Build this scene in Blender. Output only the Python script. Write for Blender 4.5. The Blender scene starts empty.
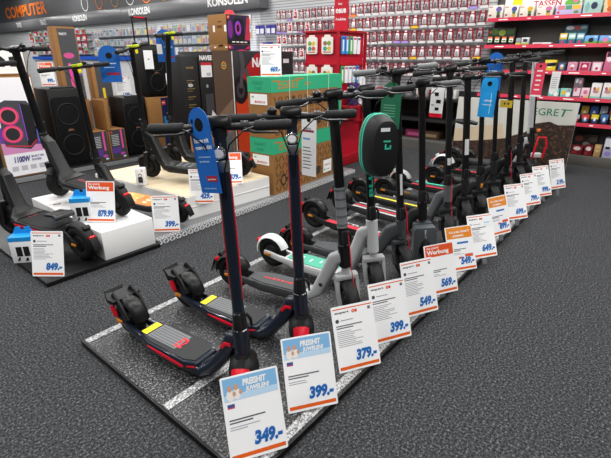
import bpy, bmesh, math, random
from mathutils import Vector, Matrix, Quaternion
random.seed(7)
SC = bpy.context.scene
COL = SC.collection
PI = math.pi
V = Vector

# ------------------------------------------------------------------ materials
def lin(h):
    h = h.lstrip('#')
    out = []
    for i in (0, 2, 4):
        c = int(h[i:i+2], 16) / 255
        out.append(c / 12.92 if c <= .04045 else ((c + .055) / 1.055) ** 2.4)
    return tuple(out) + (1,)
_M = {}
def mat(hexc, rough=.5, metal=0, coat=0, spec=.32, noise=0, nscale=30, bump=0, bscale=200, emit=0, trans=0):
    key = (hexc, rough, metal, coat, spec, noise, nscale, bump, bscale, emit, trans)
    if key in _M: return _M[key]
    m = bpy.data.materials.new('m_' + hexc.strip('#') + '_' + str(len(_M)))
    m.use_nodes = True
    nt = m.node_tree; b = nt.nodes['Principled BSDF']
    b.inputs['Base Color'].default_value = lin(hexc)
    b.inputs['Roughness'].default_value = rough
    b.inputs['Metallic'].default_value = metal
    b.inputs['Coat Weight'].default_value = coat
    b.inputs['Coat Roughness'].default_value = .08
    b.inputs['Specular IOR Level'].default_value = spec
    if trans: b.inputs['Transmission Weight'].default_value = trans
    tc = nt.nodes.new('ShaderNodeTexCoord')
    def ntex(sc):
        n = nt.nodes.new('ShaderNodeTexNoise'); n.inputs['Scale'].default_value = sc
        n.inputs['Detail'].default_value = 3
        nt.links.new(tc.outputs['Object'], n.inputs['Vector']); return n
    if noise:
        n = ntex(nscale)
        mx = nt.nodes.new('ShaderNodeMix'); mx.data_type = 'RGBA'
        c = lin(hexc)
        mx.inputs[6].default_value = tuple(x * (1 - noise) for x in c[:3]) + (1,)
        mx.inputs[7].default_value = tuple(min(1, x * (1 + noise)) for x in c[:3]) + (1,)
        nt.links.new(n.outputs['Fac'], mx.inputs[0])
        nt.links.new(mx.outputs[2], b.inputs['Base Color'])
    if bump:
        n = ntex(bscale)
        bp = nt.nodes.new('ShaderNodeBump'); bp.inputs['Strength'].default_value = bump
        bp.inputs['Distance'].default_value = .002
        nt.links.new(n.outputs['Fac'], bp.inputs['Height'])
        nt.links.new(bp.outputs['Normal'], b.inputs['Normal'])
    if emit:
        b.inputs['Emission Color'].default_value = lin(hexc)
        b.inputs['Emission Strength'].default_value = emit
    _M[key] = m
    return m

def ramp_mat(name, scale, stops, rough=.8, coords='Object', kind='noise', bump=0, detail=4, stretch=(1, 1, 1), spec=.5, bdist=.003, metal=0, rgh=.65):
    m = bpy.data.materials.new(name); m.use_nodes = True
    nt = m.node_tree; b = nt.nodes['Principled BSDF']
    b.inputs['Roughness'].default_value = rough
    b.inputs['Specular IOR Level'].default_value = spec
    b.inputs['Metallic'].default_value = metal
    tc = nt.nodes.new('ShaderNodeTexCoord'); mp = nt.nodes.new('ShaderNodeMapping')
    mp.inputs['Scale'].default_value = stretch
    nt.links.new(tc.outputs[coords], mp.inputs['Vector'])
    if kind == 'noise':
        n = nt.nodes.new('ShaderNodeTexNoise'); n.inputs['Detail'].default_value = detail
        n.inputs['Roughness'].default_value = rgh
        out = n.outputs['Fac']
    else:
        n = nt.nodes.new('ShaderNodeTexVoronoi'); out = n.outputs['Distance']
    n.inputs['Scale'].default_value = scale
    nt.links.new(mp.outputs['Vector'], n.inputs['Vector'])
    r = nt.nodes.new('ShaderNodeValToRGB')
    el = r.color_ramp.elements
    while len(el) < len(stops): el.new(.5)
    for e, (p, c) in zip(el, stops): e.position = p; e.color = lin(c)
    nt.links.new(out, r.inputs['Fac']); nt.links.new(r.outputs['Color'], b.inputs['Base Color'])
    if bump:
        bp = nt.nodes.new('ShaderNodeBump'); bp.inputs['Strength'].default_value = bump; bp.inputs['Distance'].default_value = bdist
        nt.links.new(out, bp.inputs['Height']); nt.links.new(bp.outputs['Normal'], b.inputs['Normal'])
    return m

BLACK = mat('#0d0d0e', .42); RUBBER = mat('#0d0d0d', .75); GLOSS = mat('#0f0f10', .38)
MATTE = mat('#121213', .55); DGREY = mat('#232426', .55); GREY = mat('#77797b', .45); LGREY = mat('#a9aaab', .4)
CHROME = mat('#c9cacc', .2, metal=1); ALU = mat('#9b9d9f', .38, metal=.9)
RED = mat('#d3122a', .4); NAVY = mat('#161d2a', .3, coat=.4); WHITE = mat('#ececec', .45); WHITEG = mat('#f3f3f4', .22)
ORANGE = mat('#e2601c', .4); YELLOW = mat('#e8d920', .5); BLUE = mat('#1f66b4', .4); PRICE = mat('#1d62ae', .4)
INK = mat('#3c3c40', .6); MINT = mat('#35c7a5', .45); KRAFT = mat('#a87a4a', .8, noise=.12, nscale=40)
GRIP = mat('#1d1e20', .7, bump=.6, bscale=600)
AMBER = mat('#c97a1e', .3); TAIL = mat('#d21018', .25)

# ------------------------------------------------------------------ mesh builder
class MB:
    def __init__(self, m=None):
        self.bm = bmesh.new(); self.mats = []; self.mi = 0
        if m: self.m(m)
    def m(self, m):
        if m not in self.mats: self.mats.append(m)
        self.mi = self.mats.index(m); return self
    def add(self, verts, faces, smooth=True):
        vs = [self.bm.verts.new(v) for v in verts]
        out = []
        for f in faces:
            try:
                fc = self.bm.faces.new([vs[i] for i in f]); fc.material_index = self.mi; fc.smooth = smooth; out.append(fc)
            except ValueError: pass
        return vs, out
    def box(self, c, s, rot=None, bev=0, M=None, taper=None):
        hx, hy, hz = s[0]/2, s[1]/2, s[2]/2
        co = [V((x*hx, y*hy, z*hz)) for z in (-1, 1) for y in (-1, 1) for x in (-1, 1)]
        if taper:
            for v in co[4:]: v.x *= taper[0]; v.y *= taper[1]
        T = Matrix.Translation(c)
        if rot: T = T @ (Matrix.Rotation(rot[2], 4, 'Z') @ Matrix.Rotation(rot[1], 4, 'Y') @ Matrix.Rotation(rot[0], 4, 'X'))
        if M: T = M @ T
        vs, fs = self.add([T @ v for v in co], [(0, 2, 3, 1), (4, 5, 7, 6), (0, 1, 5, 4), (2, 6, 7, 3), (0, 4, 6, 2), (1, 3, 7, 5)], bev > 0)
        if bev:
            es = list({e for f in fs for e in f.edges})
            r = bmesh.ops.bevel(self.bm, geom=es, offset=bev, segments=2, affect='EDGES', profile=.5)
            for f in r['faces']: f.material_index = self.mi; f.smooth = True
        return self
    def ring(self, rows, closed_u=True, cap=True, loop=False):
        n = len(rows[0]); verts = [p for r in rows for p in r]; faces = []
        k = len(rows)
        for i in range(k if loop else k - 1):
            a = i * n; b = ((i + 1) % k) * n
            for j in range(n if closed_u else n - 1):
                q = (j + 1) % n
                faces.append((a + j, a + q, b + q, b + j))
        if cap and not loop and closed_u:
            faces.append(tuple(range(n))[::-1]); faces.append(tuple(range((k - 1) * n, k * n)))
        return self.add(verts, faces)
    def frames(self, pts, ref=None):
        pts = [V(p) for p in pts]; out = []
        for i, p in enumerate(pts):
            t = (pts[min(i + 1, len(pts) - 1)] - pts[max(i - 1, 0)]).normalized()
            r = V(ref) if ref else (V((0, 0, 1)) if abs(t.z) < .9 else V((0, 1, 0)))
            a = r.cross(t)
            if a.length < 1e-6: a = V((1, 0, 0)).cross(t)
            a.normalize(); b = t.cross(a).normalized()
            out.append((p, a, b))
        return out
    def sweep(self, pts, w, h=None, n=12, pw=1, ref=None):
        """w,h: half sizes (numbers or lists); pw>1 makes the section boxier"""
        h = w if h is None else h
        rows = []
        for i, (p, a, b) in enumerate(self.frames(pts, ref)):
            ww = w[i] if isinstance(w, (list, tuple)) else w
            hh = h[i] if isinstance(h, (list, tuple)) else h
            row = []
            for j in range(n):
                t = 2 * PI * (j + .5) / n
                c, s = math.cos(t), math.sin(t)
                if pw > 1:
                    c = math.copysign(abs(c) ** (1 / pw), c); s = math.copysign(abs(s) ** (1 / pw), s)
                row.append(p + a * ww * c + b * hh * s)
            rows.append(row)
        self.ring(rows); return self
    def cyl(self, p0, p1, r0, r1=None, n=14):
        return self.sweep([p0, p1], [r0, r0 if r1 is None else r1], n=n)
    def lathe(self, prof, c, axis, n=24):
        """prof: (radius, offset along axis) list"""
        ax = V(axis).normalized(); a = ax.orthogonal().normalized(); b = ax.cross(a)
        rows = []
        for r, d in prof:
            rows.append([V(c) + ax * d + (a * math.cos(2*PI*j/n) + b * math.sin(2*PI*j/n)) * max(r, 1e-4) for j in range(n)])
        self.ring(rows); return self
    def torus(self, c, axis, R, r, n=28, k=10, squash=1):
        ax = V(axis).normalized(); a = ax.orthogonal().normalized(); b = ax.cross(a); rows = []
        for i in range(n):
            t = 2*PI*i/n; d = a*math.cos(t) + b*math.sin(t)
            rows.append([V(c) + d*(R + r*math.cos(2*PI*j/k)) + ax*r*squash*math.sin(2*PI*j/k) for j in range(k)])
        self.ring(rows, loop=True); return self
    def arc(self, c, R, hw, a0, a1, th=.004, crown=.012, n=14, k=6, lat=None):
        """closed fender shell around x-axis axle at c, angles in deg (0=+y, 90=up)"""
        rows = []
        for i in range(n + 1):
            t = math.radians(a0 + (a1 - a0) * i / n); d = V((0, math.cos(t), math.sin(t))); row = []
            for j in range(k + 1):
                u = -1 + 2*j/k; row.append(V(c) + d*(R - crown*u*u*u*u*1.5) + V((hw*u, 0, 0)))
            for j in range(k, -1, -1):
                u = -1 + 2*j/k; row.append(V(c) + d*(R - th - crown*u*u*u*u*1.5) + V((hw*u*.94, 0, 0)))
            rows.append(row)
        self.ring(rows); return self
    def prism(self, poly, fn, d0, d1, bev=0):
        """poly of 2d points, fn(u,v,d)->3d"""
        n = len(poly)
        vs, fs = self.add([fn(u, v, d0) for u, v in poly] + [fn(u, v, d1) for u, v in poly],
                 [tuple(range(n))[::-1], tuple(range(n, 2*n))] + [(i, (i+1) % n, n + (i+1) % n, n + i) for i in range(n)], False)
        if bev:
            es = list({e for f in fs[:2] for e in f.edges})
            r = bmesh.ops.bevel(self.bm, geom=es, offset=bev, segments=2, affect='EDGES', profile=.5)
            for f in r['faces']: f.material_index = self.mi
        return self
    def poly(self, pts):
        self.add(pts, [tuple(range(len(pts)))], False); return self
    def build(self, name, parent=None, loc=None, flat=False):
        bmesh.ops.recalc_face_normals(self.bm, faces=self.bm.faces)
        me = bpy.data.meshes.new(name)
        self.bm.to_mesh(me); self.bm.free()
        for m in self.mats: me.materials.append(m)
        if not flat:
            for p in me.polygons: p.use_smooth = True
            me.set_sharp_from_angle(angle=math.radians(38))
        o = bpy.data.objects.new(name, me); COL.objects.link(o)
        if parent: o.parent = parent
        if loc: o.location = loc
        return o

def rrect(w, h, r, n=4, x0=0, y0=0):
    r = min(r, w/2, h/2); pts = []
    for cx, cy, a in ((w/2-r, h/2-r, 0), (-w/2+r, h/2-r, 90), (-w/2+r, -h/2+r, 180), (w/2-r, -h/2+r, 270)):
        for i in range(n + 1):
            t = math.radians(a + 90*i/n); pts.append((x0 + cx + r*math.cos(t), y0 + cy + r*math.sin(t)))
    return pts
def ell(cx, cy, rx, ry, n=16): return [(cx + rx*math.cos(2*PI*i/n), cy + ry*math.sin(2*PI*i/n)) for i in range(n)]
XY = lambda u, v, d: (u, v, d)
XZ = lambda u, v, d: (u, d, v)      # faces -y when d small
YZ = lambda u, v, d: (d, u, v)

def tag(o, label, cat, group=None, kind=None):
    if label: o['label'] = label
    if cat: o['category'] = cat
    if group: o['group'] = group
    if kind: o['kind'] = kind
    return o
def empty(name, label=None, cat=None, loc=(0, 0, 0), rz=0, group=None):
    o = bpy.data.objects.new(name, None); COL.objects.link(o); o.empty_display_size = .1
    o.location = loc; o.rotation_euler = (0, 0, rz)
    return tag(o, label, cat, group)
def struct(o): o['kind'] = 'structure'; return o

# text: cached glyph outlines, scaled to a box, laid in the local XZ plane facing -y
_T = {}
def glyphs(s, bold, shear):
    k = (s, bold, shear)
    if k not in _T:
        cu = bpy.data.curves.new('t', 'FONT'); cu.body = s; cu.offset = bold; cu.shear = shear; cu.resolution_u = 3
        cu.align_x = 'LEFT'
        ob = bpy.data.objects.new('t', cu); me = bpy.data.meshes.new_from_object(ob)
        vs = [v.co.copy() for v in me.vertices]; fs = [tuple(p.vertices) for p in me.polygons]
        bpy.data.objects.remove(ob); bpy.data.curves.remove(cu); bpy.data.meshes.remove(me)
        if not vs: vs = [V((0, 0, 0)), V((1, 0, 0)), V((0, 1, 0))]; fs = []
        x0 = min(v.x for v in vs); x1 = max(v.x for v in vs); y0 = min(v.y for v in vs); y1 = max(v.y for v in vs)
        _T[k] = ([((v.x-x0)/(x1-x0), (v.y-y0)/max(1e-6, y1-y0)) for v in vs], fs)
    return _T[k]
def ink(mb, m, s, x, z, w, h, fn, d=0, bold=.02, shear=0):
    vs, fs = glyphs(s, bold, shear)
    mb.m(m); mb.add([fn(x + u*w, z + v*h, d) for u, v in vs], fs, False)
    return mb
def rect(mb, m, x, z, w, h, fn, d=0):
    mb.m(m); mb.add([fn(x, z, d), fn(x+w, z, d), fn(x+w, z+h, d), fn(x, z+h, d)], [(0, 1, 2, 3)], False); return mb
def shape(mb, m, poly, fn, d=0):
    mb.m(m); mb.add([fn(u, v, d) for u, v in poly], [tuple(range(len(poly)))], False); return mb

# ------------------------------------------------------------------ camera
F, CX, CY, HC = 430.0, 305.5, 229.0, 1.365
PITCH = math.atan(172 / F); YAW = math.radians(39.7)
fh = V((math.cos(YAW), math.sin(YAW), 0)); rt = V((math.sin(YAW), -math.cos(YAW), 0)); upw = V((0, 0, 1))
fw = fh*math.cos(PITCH) - upw*math.sin(PITCH); cu_ = fh*math.sin(PITCH) + upw*math.cos(PITCH)
cam = bpy.data.cameras.new('camera'); cam.sensor_fit = 'HORIZONTAL'; cam.sensor_width = 36; cam.lens = 36*F/611; cam.clip_start = .05
co = bpy.data.objects.new('camera', cam); COL.objects.link(co)
M = Matrix((( rt.x, cu_.x, -fw.x, 0), (rt.y, cu_.y, -fw.y, 0), (rt.z, cu_.z, -fw.z, HC), (0, 0, 0, 1)))
co.matrix_world = M
SC.camera = co
def W(x, y, axis, val):
    """point of the place seen at image position x,y on the plane X/Y/Z = val (survey helper)"""
    d = fw + rt*(x-CX)/F - cu_*(y-CY)/F
    i = 'XYZ'.index(axis); C = V((0, 0, HC))
    return C + d*((val - C[i]) / d[i])
# ------------------------------------------------------------------ setting
carpet = ramp_mat('carpet', 95, [(.36, '#17181a'), (.48, '#2d2e30'), (.56, '#454648'), (.69, '#848588')], .95, bump=.4, detail=4, spec=.1, rgh=.85)
mb = MB(carpet); mb.box((2.2, 10, -.02), (13, 30, .04)); struct(mb.build('floor', flat=True))

def slat_mat(name, hexa, hexb):
    m = bpy.data.materials.new(name); m.use_nodes = True; nt = m.node_tree; b = nt.nodes['Principled BSDF']
    tc = nt.nodes.new('ShaderNodeTexCoord'); w = nt.nodes.new('ShaderNodeTexWave'); w.bands_direction = 'Z'; w.inputs['Scale'].default_value = 6.28
    nt.links.new(tc.outputs['Object'], w.inputs['Vector'])
    r = nt.nodes.new('ShaderNodeValToRGB'); r.color_ramp.elements[0].color = lin(hexb); r.color_ramp.elements[1].color = lin(hexa)
    r.color_ramp.elements[0].position = .12; r.color_ramp.elements[1].position = .3
    nt.links.new(w.outputs['Fac'], r.inputs['Fac']); nt.links.new(r.outputs['Color'], b.inputs['Base Color'])
    b.inputs['Roughness'].default_value = .5
    return m
SLAT = slat_mat('slatwall', '#bcbec0', '#84868a'); SLATW = slat_mat('slatwall_white', '#e6e7e8', '#bcbec0')
mb = MB(SLAT); mb.box((7.22, 4.7, 1.25), (.1, 5.0, 2.5))
mb.m(SLATW); mb.box((7.22, 15.2, 1.25), (.1, 16, 2.5))
mb.m(mat('#55534f', .7)); mb.box((7.22, -.4, 1.25), (.1, 5.2, 2.5))
mb.m(mat('#c4c5c7', .6)); mb.box((7.24, 10, 3.05), (.1, 27, 1.1))
struct(mb.build('wall_back', flat=True))
# canopy band over the games wall: curved grey fascia below, dark printed panel above
FASC = mat('#6d6e70', .35); PANEL = mat('#4b4c4f', .5)
mb = MB(FASC)
prof = [(7.17, 2.30), (6.97, 2.30), (6.93, 2.36), (6.91, 2.46), (6.93, 2.58), (6.98, 2.64), (7.17, 2.64)]
mb.prism(prof, lambda u, v, d: (u, d, v), 6.95, 22.9)
c = struct(mb.build('trim_1'))
mb = MB(PANEL); mb.box((7.1, 14.93, 3.12), (.12, 15.96, .96))
struct(mb.build('trim_2', flat=True))
FX = lambda X: (lambda u, v, d: (X - d, -u, v))      # print facing -x: u runs to -y
mb = MB()
for s, y, w in (('TINTE', 20.1, .5), ('TINTE', 17.85, .5), ('KONSOLEN', 15.3, .95), ('KONSOLEN', 11.94, 1.02), ('KONSOLEN', 8.58, 1.3)):
    ink(mb, mat('#e9e9e9', .5), s, -y, 2.40, w, .17, FX(6.905), bold=.03)
mb.build('band_lettering', c)
mb = MB()
ink(mb, mat('#e8731d', .5), 'COMPUTER', -21.3, 2.76, 3.9, .40, FX(7.03), bold=.03)
for i, y in enumerate((14.6, 13.7, 12.8, 12.0, 11.2, 10.4, 9.7)):
    col = (mat('#d9d9d9', .5), mat('#e8731d', .5), mat('#b98a3c', .5))[i % 3]
    for k in range(12):
        a = 2*PI*k/12; a2 = 2*PI*(k+1)/12
        f = FX(7.03); rr = .22
        mb.m(col); mb.add([f(-y+rr*math.cos(a), 2.88+rr*math.sin(a), 0), f(-y+rr*math.cos(a2), 2.88+rr*math.sin(a2), 0), f(-y+.19*math.cos(a2), 2.88+.19*math.sin(a2), 0), f(-y+.19*math.cos(a), 2.88+.19*math.sin(a), 0)], [(0, 1, 2, 3)], False)
mb.build('panel_print', bpy.data.objects['trim_2'])
mb = MB(mat('#1e52b8', .4)); mb.box((7.0, 13.2, 1.33), (.34, 11.6, .1)); struct(mb.build('trim_3', flat=True))
mb = MB(mat('#d0d1d3', .5)); mb.box((7.03, 13.2, .64), (.28, 11.6, 1.26)); struct(mb.build('trim_4', flat=True))
# plinth of the red-pack wall
mb = MB(mat('#5b5a57', .6)); mb.box((6.79, 4.65, .07), (.76, 4.6, .14)); struct(mb.build('baseboard_back', flat=True))

# ------------------------------------------------------------------ front display platform
HAM = ramp_mat('hammered_black', 95, [(.40, '#08080a'), (.53, '#1e1f20'), (.64, '#7c7d80')], .28, bump=1, detail=2, bdist=.006, spec=.5)
SPECK = ramp_mat('speckled_strip', 130, [(.36, '#3e3f40'), (.48, '#8b8c8d'), (.6, '#c9cacb')], .38, bump=.5, detail=2, bdist=.002)
PX0, PX1, PY0, PY1, PZ = .668, 5.75, .80, 2.035, .03
plat = empty('display_platform', 'black textured platform board under the long front row of scooters', 'platform', (0, 0, 0))
mb = MB(mat('#0d0d0e', .4)); mb.box(((PX0+PX1)/2, (PY0+PY1)/2, PZ/2), (PX1-PX0, PY1-PY0, PZ), bev=.004); mb.build('board', plat)
mb = MB(HAM); mb.box(((PX0+PX1)/2, (PY0+PY1)/2, PZ+.001), (PX1-PX0-.02, PY1-PY0-.02, .003)); mb.build('textured_cover', plat, flat=True)
for y, xe in ((PY0+.036, PX1-.015), (1.31, 1.13), (PY1-.035, PX1-.015)):
    mb = MB(SPECK); mb.box(((PX0+.015+xe)/2, y, PZ+.003), (xe-PX0-.015, .042, .004)); mb.build('edge_strip', plat, flat=True)

# ------------------------------------------------------------------ scooters
def scooter(label, loc, rz, L=.76, R=.108, H=1.12, lean=6.3, steer=-52, y0=.235, ffc=None, roll=0, W=.075, frame=DGREY, deckc=None, matc=None, neck='arm', neckc=None, stemc=BLACK, stem_r=.021,
            fork='fork', forkc=None, headc=None, fender='arc', fenderc=GLOSS, hz=.36, barw=.27, bary=0, grip=GRIP, display=True, light=None, text=None, stripe=None,
            cable=None, tape=False, sticker=None, kick=True, stemtext=None, red_stem=False, saddle=False, name='electric_scooter', group='electric scooters on the front platform',
            tw=.026, deckz=.115, reflector=True, rise=0, matpat=None, hub=None, tail=True, bag=None, drop=0, stick=None, headl=.10):
    z0 = loc[2]
    r = empty(name, label, 'electric scooter', (loc[0], loc[1], z0), rz, group); r.rotation_euler = (0, roll, rz)
    deckc = deckc or frame; neckc = neckc or frame; forkc = forkc or frame; headc = headc or frame; matc = matc or mat('#303133', .8, bump=.5, bscale=500)
    tl = math.tan(math.radians(lean))
    A = lambda z, x=0, dy=0: V((x, (z - R)*tl + .012 + dy, z))
    # wheels
    for nm, y in (('front_wheel', 0), ('rear_wheel', L)):
        mb = MB(RUBBER); mb.torus((0, y, R), (1, 0, 0), R-tw, tw, squash=1.05, n=30); w = mb.build(nm, r)
        mb = MB(MATTE if y else (hub or MATTE)); mb.lathe([(.012, -.03), (R*.42, -.03), (R*.5, -.012), (R-tw*1.3, -.02), (R-tw*1.3, .02), (R*.5, .012), (R*.42, .03), (.012, .03)], (0, y, R), (1, 0, 0), 22); mb.build('wheel_hub', w)
    # deck
    y1 = L - R - .03
    mb = MB(deckc)
    pts = [(-W*.72, y0), (W*.72, y0), (W, y0+.06), (W, y1-.1), (W*.62, y1+.015), (-W*.62, y1+.015), (-W, y1-.1), (-W, y0+.06)]
    mb.prism(pts, XY, deckz-.055, deckz, bev=.012)
    for s in (-1, 1):   # stays to the rear axle
        mb.sweep([(s*W*.66, y1-.06, deckz-.025), (s*.047, y1+.05, deckz-.02), (s*.047, L, R), (s*.046, L+.035, R+.004)], [.014, .012, .010, .008], [.022, .02, .019, .016], n=10, pw=2)
    dk = mb.build('deck', r)
    mb = MB(matc)
    pm = [(-W*.6, y0+.02), (W*.6, y0+.02), (W*.86, y0+.07), (W*.86, y1-.105), (W*.55, y1-.012), (-W*.55, y1-.012), (-W*.86, y1-.105), (-W*.86, y0+.07)]
    mb.prism(pm, XY, deckz-.002, deckz+.004)
    if matpat:
        for i, (c, u0, v0, u1, v1) in enumerate(matpat):
            rect(mb, c, u0*W, y0+.02+(y1-y0-.04)*v0, (u1-u0)*W, (y1-y0-.04)*(v1-v0), XY, deckz+.0052)
    if text:
        s, c, v0, v1, wd = text
        yy0 = y0 + (y1-y0)*v0; yy1 = y0 + (y1-y0)*v1
        ink(mb, c, s, 0, 0, yy1-yy0, 2*W*wd, lambda u, v, d: (-W*wd + v, yy1 - u, deckz+.0056), bold=.03)
    if sticker:
        rect(mb, YELLOW, -W*.55, y1-.050, W*1.1, .040, XY, deckz+.0056)
        rect(mb, mat('#6d6f71', .7), -W*.6, y1-.25, W*1.25, .19, XY, deckz+.0054)
        for i in range(6): rect(mb, mat('#3d3f42', .7), -W*.5+i*W*.19, y1-.242, W*.04, .17, XY, deckz+.0058)
    mb.build('grip_mat', r)
    if stripe:
        mb = MB(stripe)
        for s in (-1, 1):
            mb.sweep([(s*(W+.0005), y1-.1, deckz-.016), (s*(W+.001), (y0+y1)/2, deckz-.024), (s*(W+.0005), y0+.08, deckz-.03), (s*W*.8, y0+.01, deckz-.02)], .0035, [.003, .010, .010, .004], n=8)
        mb.build('side_stripe', r)
    # neck and head
    hp = A(hz); hb = A(hz-headl); ht = A(hz+.03)
    mb = MB(neckc)
    if neck == 'swan':
        mb.sweep([(0, y0+.09, deckz-.03), (0, y0-.01, deckz-.042), (0, y0-.06, deckz-.012), (0, (y0+hp.y)/2-.02, hz-.13), (0, hp.y+.045, hz-.045), (0, hp.y, hz-.035)],
                 [W*.92, W*.85, W*.62, .036, .030, .027], [.026, .028, .03, .031, .036, .038], n=16, pw=1.7, ref=(0, 1, 0.2))
    elif neck == 'arm':
        mb.sweep([(0, y0+.07, deckz-.028), (0, y0-.01, deckz-.022), (0, y0-.05, deckz+.012), (0, hp.y+.05, hz-.065), (0, hp.y, hz-.04)],
                 [W*.8, W*.7, .038, .034, .030], [.024, .028, .036, .037, .036], n=16, pw=1.8, ref=(0, 1, 0.2))
        mb.m(mat('#2b2c2e', .4)); 
        for s in (-1, 1): mb.cyl((s*.022, y0-.075, deckz+.06), (s*.037, y0-.075, deckz+.06), .012)
    elif neck == 'wide':
        mb.sweep([(0, y0+.10, deckz-.02), (0, y0, deckz-.015), (0, y0-.06, deckz+.05), (0, hp.y+.06, hz-.06), (0, hp.y, hz-.03)],
                 [W*.95, W*.88, .05, .042, .036], [.032, .036, .04, .045, .045], n=16, pw=2.2, ref=(0, 1, 0.2))
    nk = mb.build('neck', r)
    if stripe and neck == 'swan':
        mb = MB(RED)
        for s in (-1, 1): mb.sweep([(s*.033, hp.y+.085, hz-.085), (s*.0345, hp.y+.06, hz-.055), (s*.033, hp.y+.03, hz-.052)], .003, .009, n=8)
        mb.build('reflector', nk)
    mb = MB(headc); mb.sweep([hb, A(hz-headl+.005), A(hz+.025), ht], [.028, .033, .033, .028], n=20); mb.build('head_tube', r)
    # fork
    if fork == 'shroud':
        mb = MB(MATTE); mb.sweep([A(hz-.085), A(hz-.10), A(R+.075), A(R+.03, dy=-.005), V((0, -.005, R-.0))], [.033, .036, .054, .062, .058], [.036, .042, .066, .082, .07], n=20, pw=1.25, ref=(0, 1, 0))
        for s in (-1, 1): mb.sweep([(s*.05, .02, R+.07), (s*.046, 0, R), (s*.045, -.008, R-.02)], [.008, .008, .006], [.02, .02, .014], n=10)
        mb.build('fork_cover', r)
        mb = MB(RED); mb.arc((0, 0, R), R+.016, .036, 128, 200, th=.008, crown=.016, n=16); mb.build('front_fender', r)
    else:
        top = R*2 + .035
        mb = MB(forkc)
        mb.sweep([A(hz-.09), A(top)], [.022, .022], n=14)
        mb.box(A(top-.005), (.125, .05, .03), bev=.008)
        for s in (-1, 1):
            if fork == 'shock':
                mb.m(forkc); mb.cyl(A(top, s*.054), A(top-.06, s*.054), .014); 
                mb.m(CHROME); mb.cyl(A(top-.05, s*.054), A(R+.05, s*.054), .009)
                mb.m(forkc); mb.cyl(A(R+.06, s*.054), V((s*.052, .0, R-.012)), .015)
            else:
                mb.sweep([A(top, s*.052), A(top-.04, s*.055), V((s*.053, .006, R+.03)), V((s*.05, 0, R)), V((s*.049, -.01, R-.022))], [.012, .012, .011, .012, .008], [.02, .021, .019, .018, .012], n=10, pw=1.8)
        mb.build('fork', r)
        if fork == 'boxfender':
            mb = MB(forkc)
            o = [(-.075, .02), (-.075, .27), (-.06, .29), (.06, .29), (.075, .27), (.075, .02), (.048, .02), (.046, .14), (.03, .19), (0, .205), (-.03, .19), (-.046, .14), (-.048, .02)]
            mb.prism(o, lambda u, v, d: (u, d, v), -.085, -.02, bev=.006)
            mb.build('front_fender', r)
            mb = MB(CHROME); mb.box((0, -.088, .245), (.018, .006, .065), bev=.002); mb.build('badge', r)
        else:
            mb = MB(ffc or MATTE); mb.arc((0, 0, R), R+.016, .036, 40, 160, th=.004, n=14); mb.build('front_fender', r)
    # rear fender
    if fender == 'split':
        mb = MB(fenderc); mb.arc((0, L, R), R+.016, .043, 18, 172, th=.006, crown=.016, n=18)
        mb.build('rear_fender', r)
        mb = MB(mat('#1a1a1b', .5))
        for s in (-1, 1): mb.sweep([(s*.052, L-.05, R+.02), (s*.055, L-.01, R+.085), (s*.048, L+.05, R+.135)], [.008, .008, .007], [.016, .02, .02], n=10, pw=2)
        f = [(-.075, -.01), (.075, -.01), (.082, .03), (.055, .085), (.03, .062), (-.03, .062), (-.055, .085), (-.082, .03)]
        mb.prism(f, lambda u, v, d: (u, L+.015+v*1.05 + d*.4, R+.118+v*.12 - d), 0, .02, bev=.004)
        mb.box((0, L+.105, R+.095), (.10, .012, .075), rot=(-.45, 0, 0), bev=.003)
        fb = mb.build('brake_flap', r)
        for s in (-1, 1):
            mb = MB(RED); mb.box((s*.058, L+.045, R+.045), (.012, .034, .062), rot=(-.35, 0, 0), bev=.004); mb.build('reflector', r)
            mb = MB(AMBER); mb.box((s*.058, L+.012, R-.002), (.010, .046, .020), rot=(.1, 0, 0), bev=.003); mb.build('side_reflector', r)
    elif fender:
        mb = MB(fenderc); mb.arc((0, L, R), R+.016, .036, -8, 158, th=.004, n=18)
        if fender == 'flap':
            mb.box((0, L+R+.03, R+.02), (.055, .006, .09), rot=(.35, 0, 0), bev=.002)
            mb.box((0, L+R*.72, R+R*.95), (.05, .03, .03), rot=(-.6, 0, 0), bev=.006)
        rf = mb.build('rear_fender', r)
        if tail:
            mb = MB(TAIL); mb.box((0, L+R*.93+.012, R+.062), (.045, .018, .026), rot=(-.45, 0, 0), bev=.005); mb.build('tail_light', rf)
        if reflector:
            for s in (-1, 1):
                mb = MB(AMBER); mb.box((s*.061, L+.0, R+.001), (.008, .048, .018), bev=.003); mb.build('side_reflector', r)
    # stem
    b0 = A(hz+.03); tp = A(H)
    mb = MB(stemc); mb.sweep([b0, A(H-.03), tp], [stem_r*1.08, stem_r, stem_r*1.05], n=18)
    st = mb.build('stem', r)
    if red_stem:
        mb = MB(RED)
        for s in (-1, 1): mb.sweep([A(hz+.15, s*(stem_r+.0008)), A(hz+.35, s*(stem_r+.0015)), A(H-.16, s*(stem_r+.001))], [.002, .003, .002], [.003, .007, .002], n=8)
        mb.build('red_stripe', st)
    if stemtext:
        mb = MB(); s, c, za, zb = stemtext
        ink(mb, c, s, 0, 0, zb-za, stem_r*1.1, lambda u, v, d: A(za+u, -(v-stem_r*.55), -stem_r-.002), bold=.03); mb.build('stem_lettering', st)
    if tape:
        mb = MB(mat('#8d8f92', .3, metal=.3)); mb.sweep([A(hz+.12), A(hz+.33)], stem_r+.003, n=18)
        for i in range(5): mb.m(mat('#5c5e61', .4)); mb.sweep([A(hz+.13+i*.045), A(hz+.142+i*.045)], stem_r+.004, n=18)
        mb.build('tape_wrap', st)
    if stick:
        mb = MB(mat('#dedfe0', .4)); mb.box(A((stick[0]+stick[1])/2, 0, -stem_r-.001), (stem_r*stick[2], .003, stick[1]-stick[0]), rot=(-math.radians(lean), 0, 0)); mb.build('stem_sticker', st)
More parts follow.
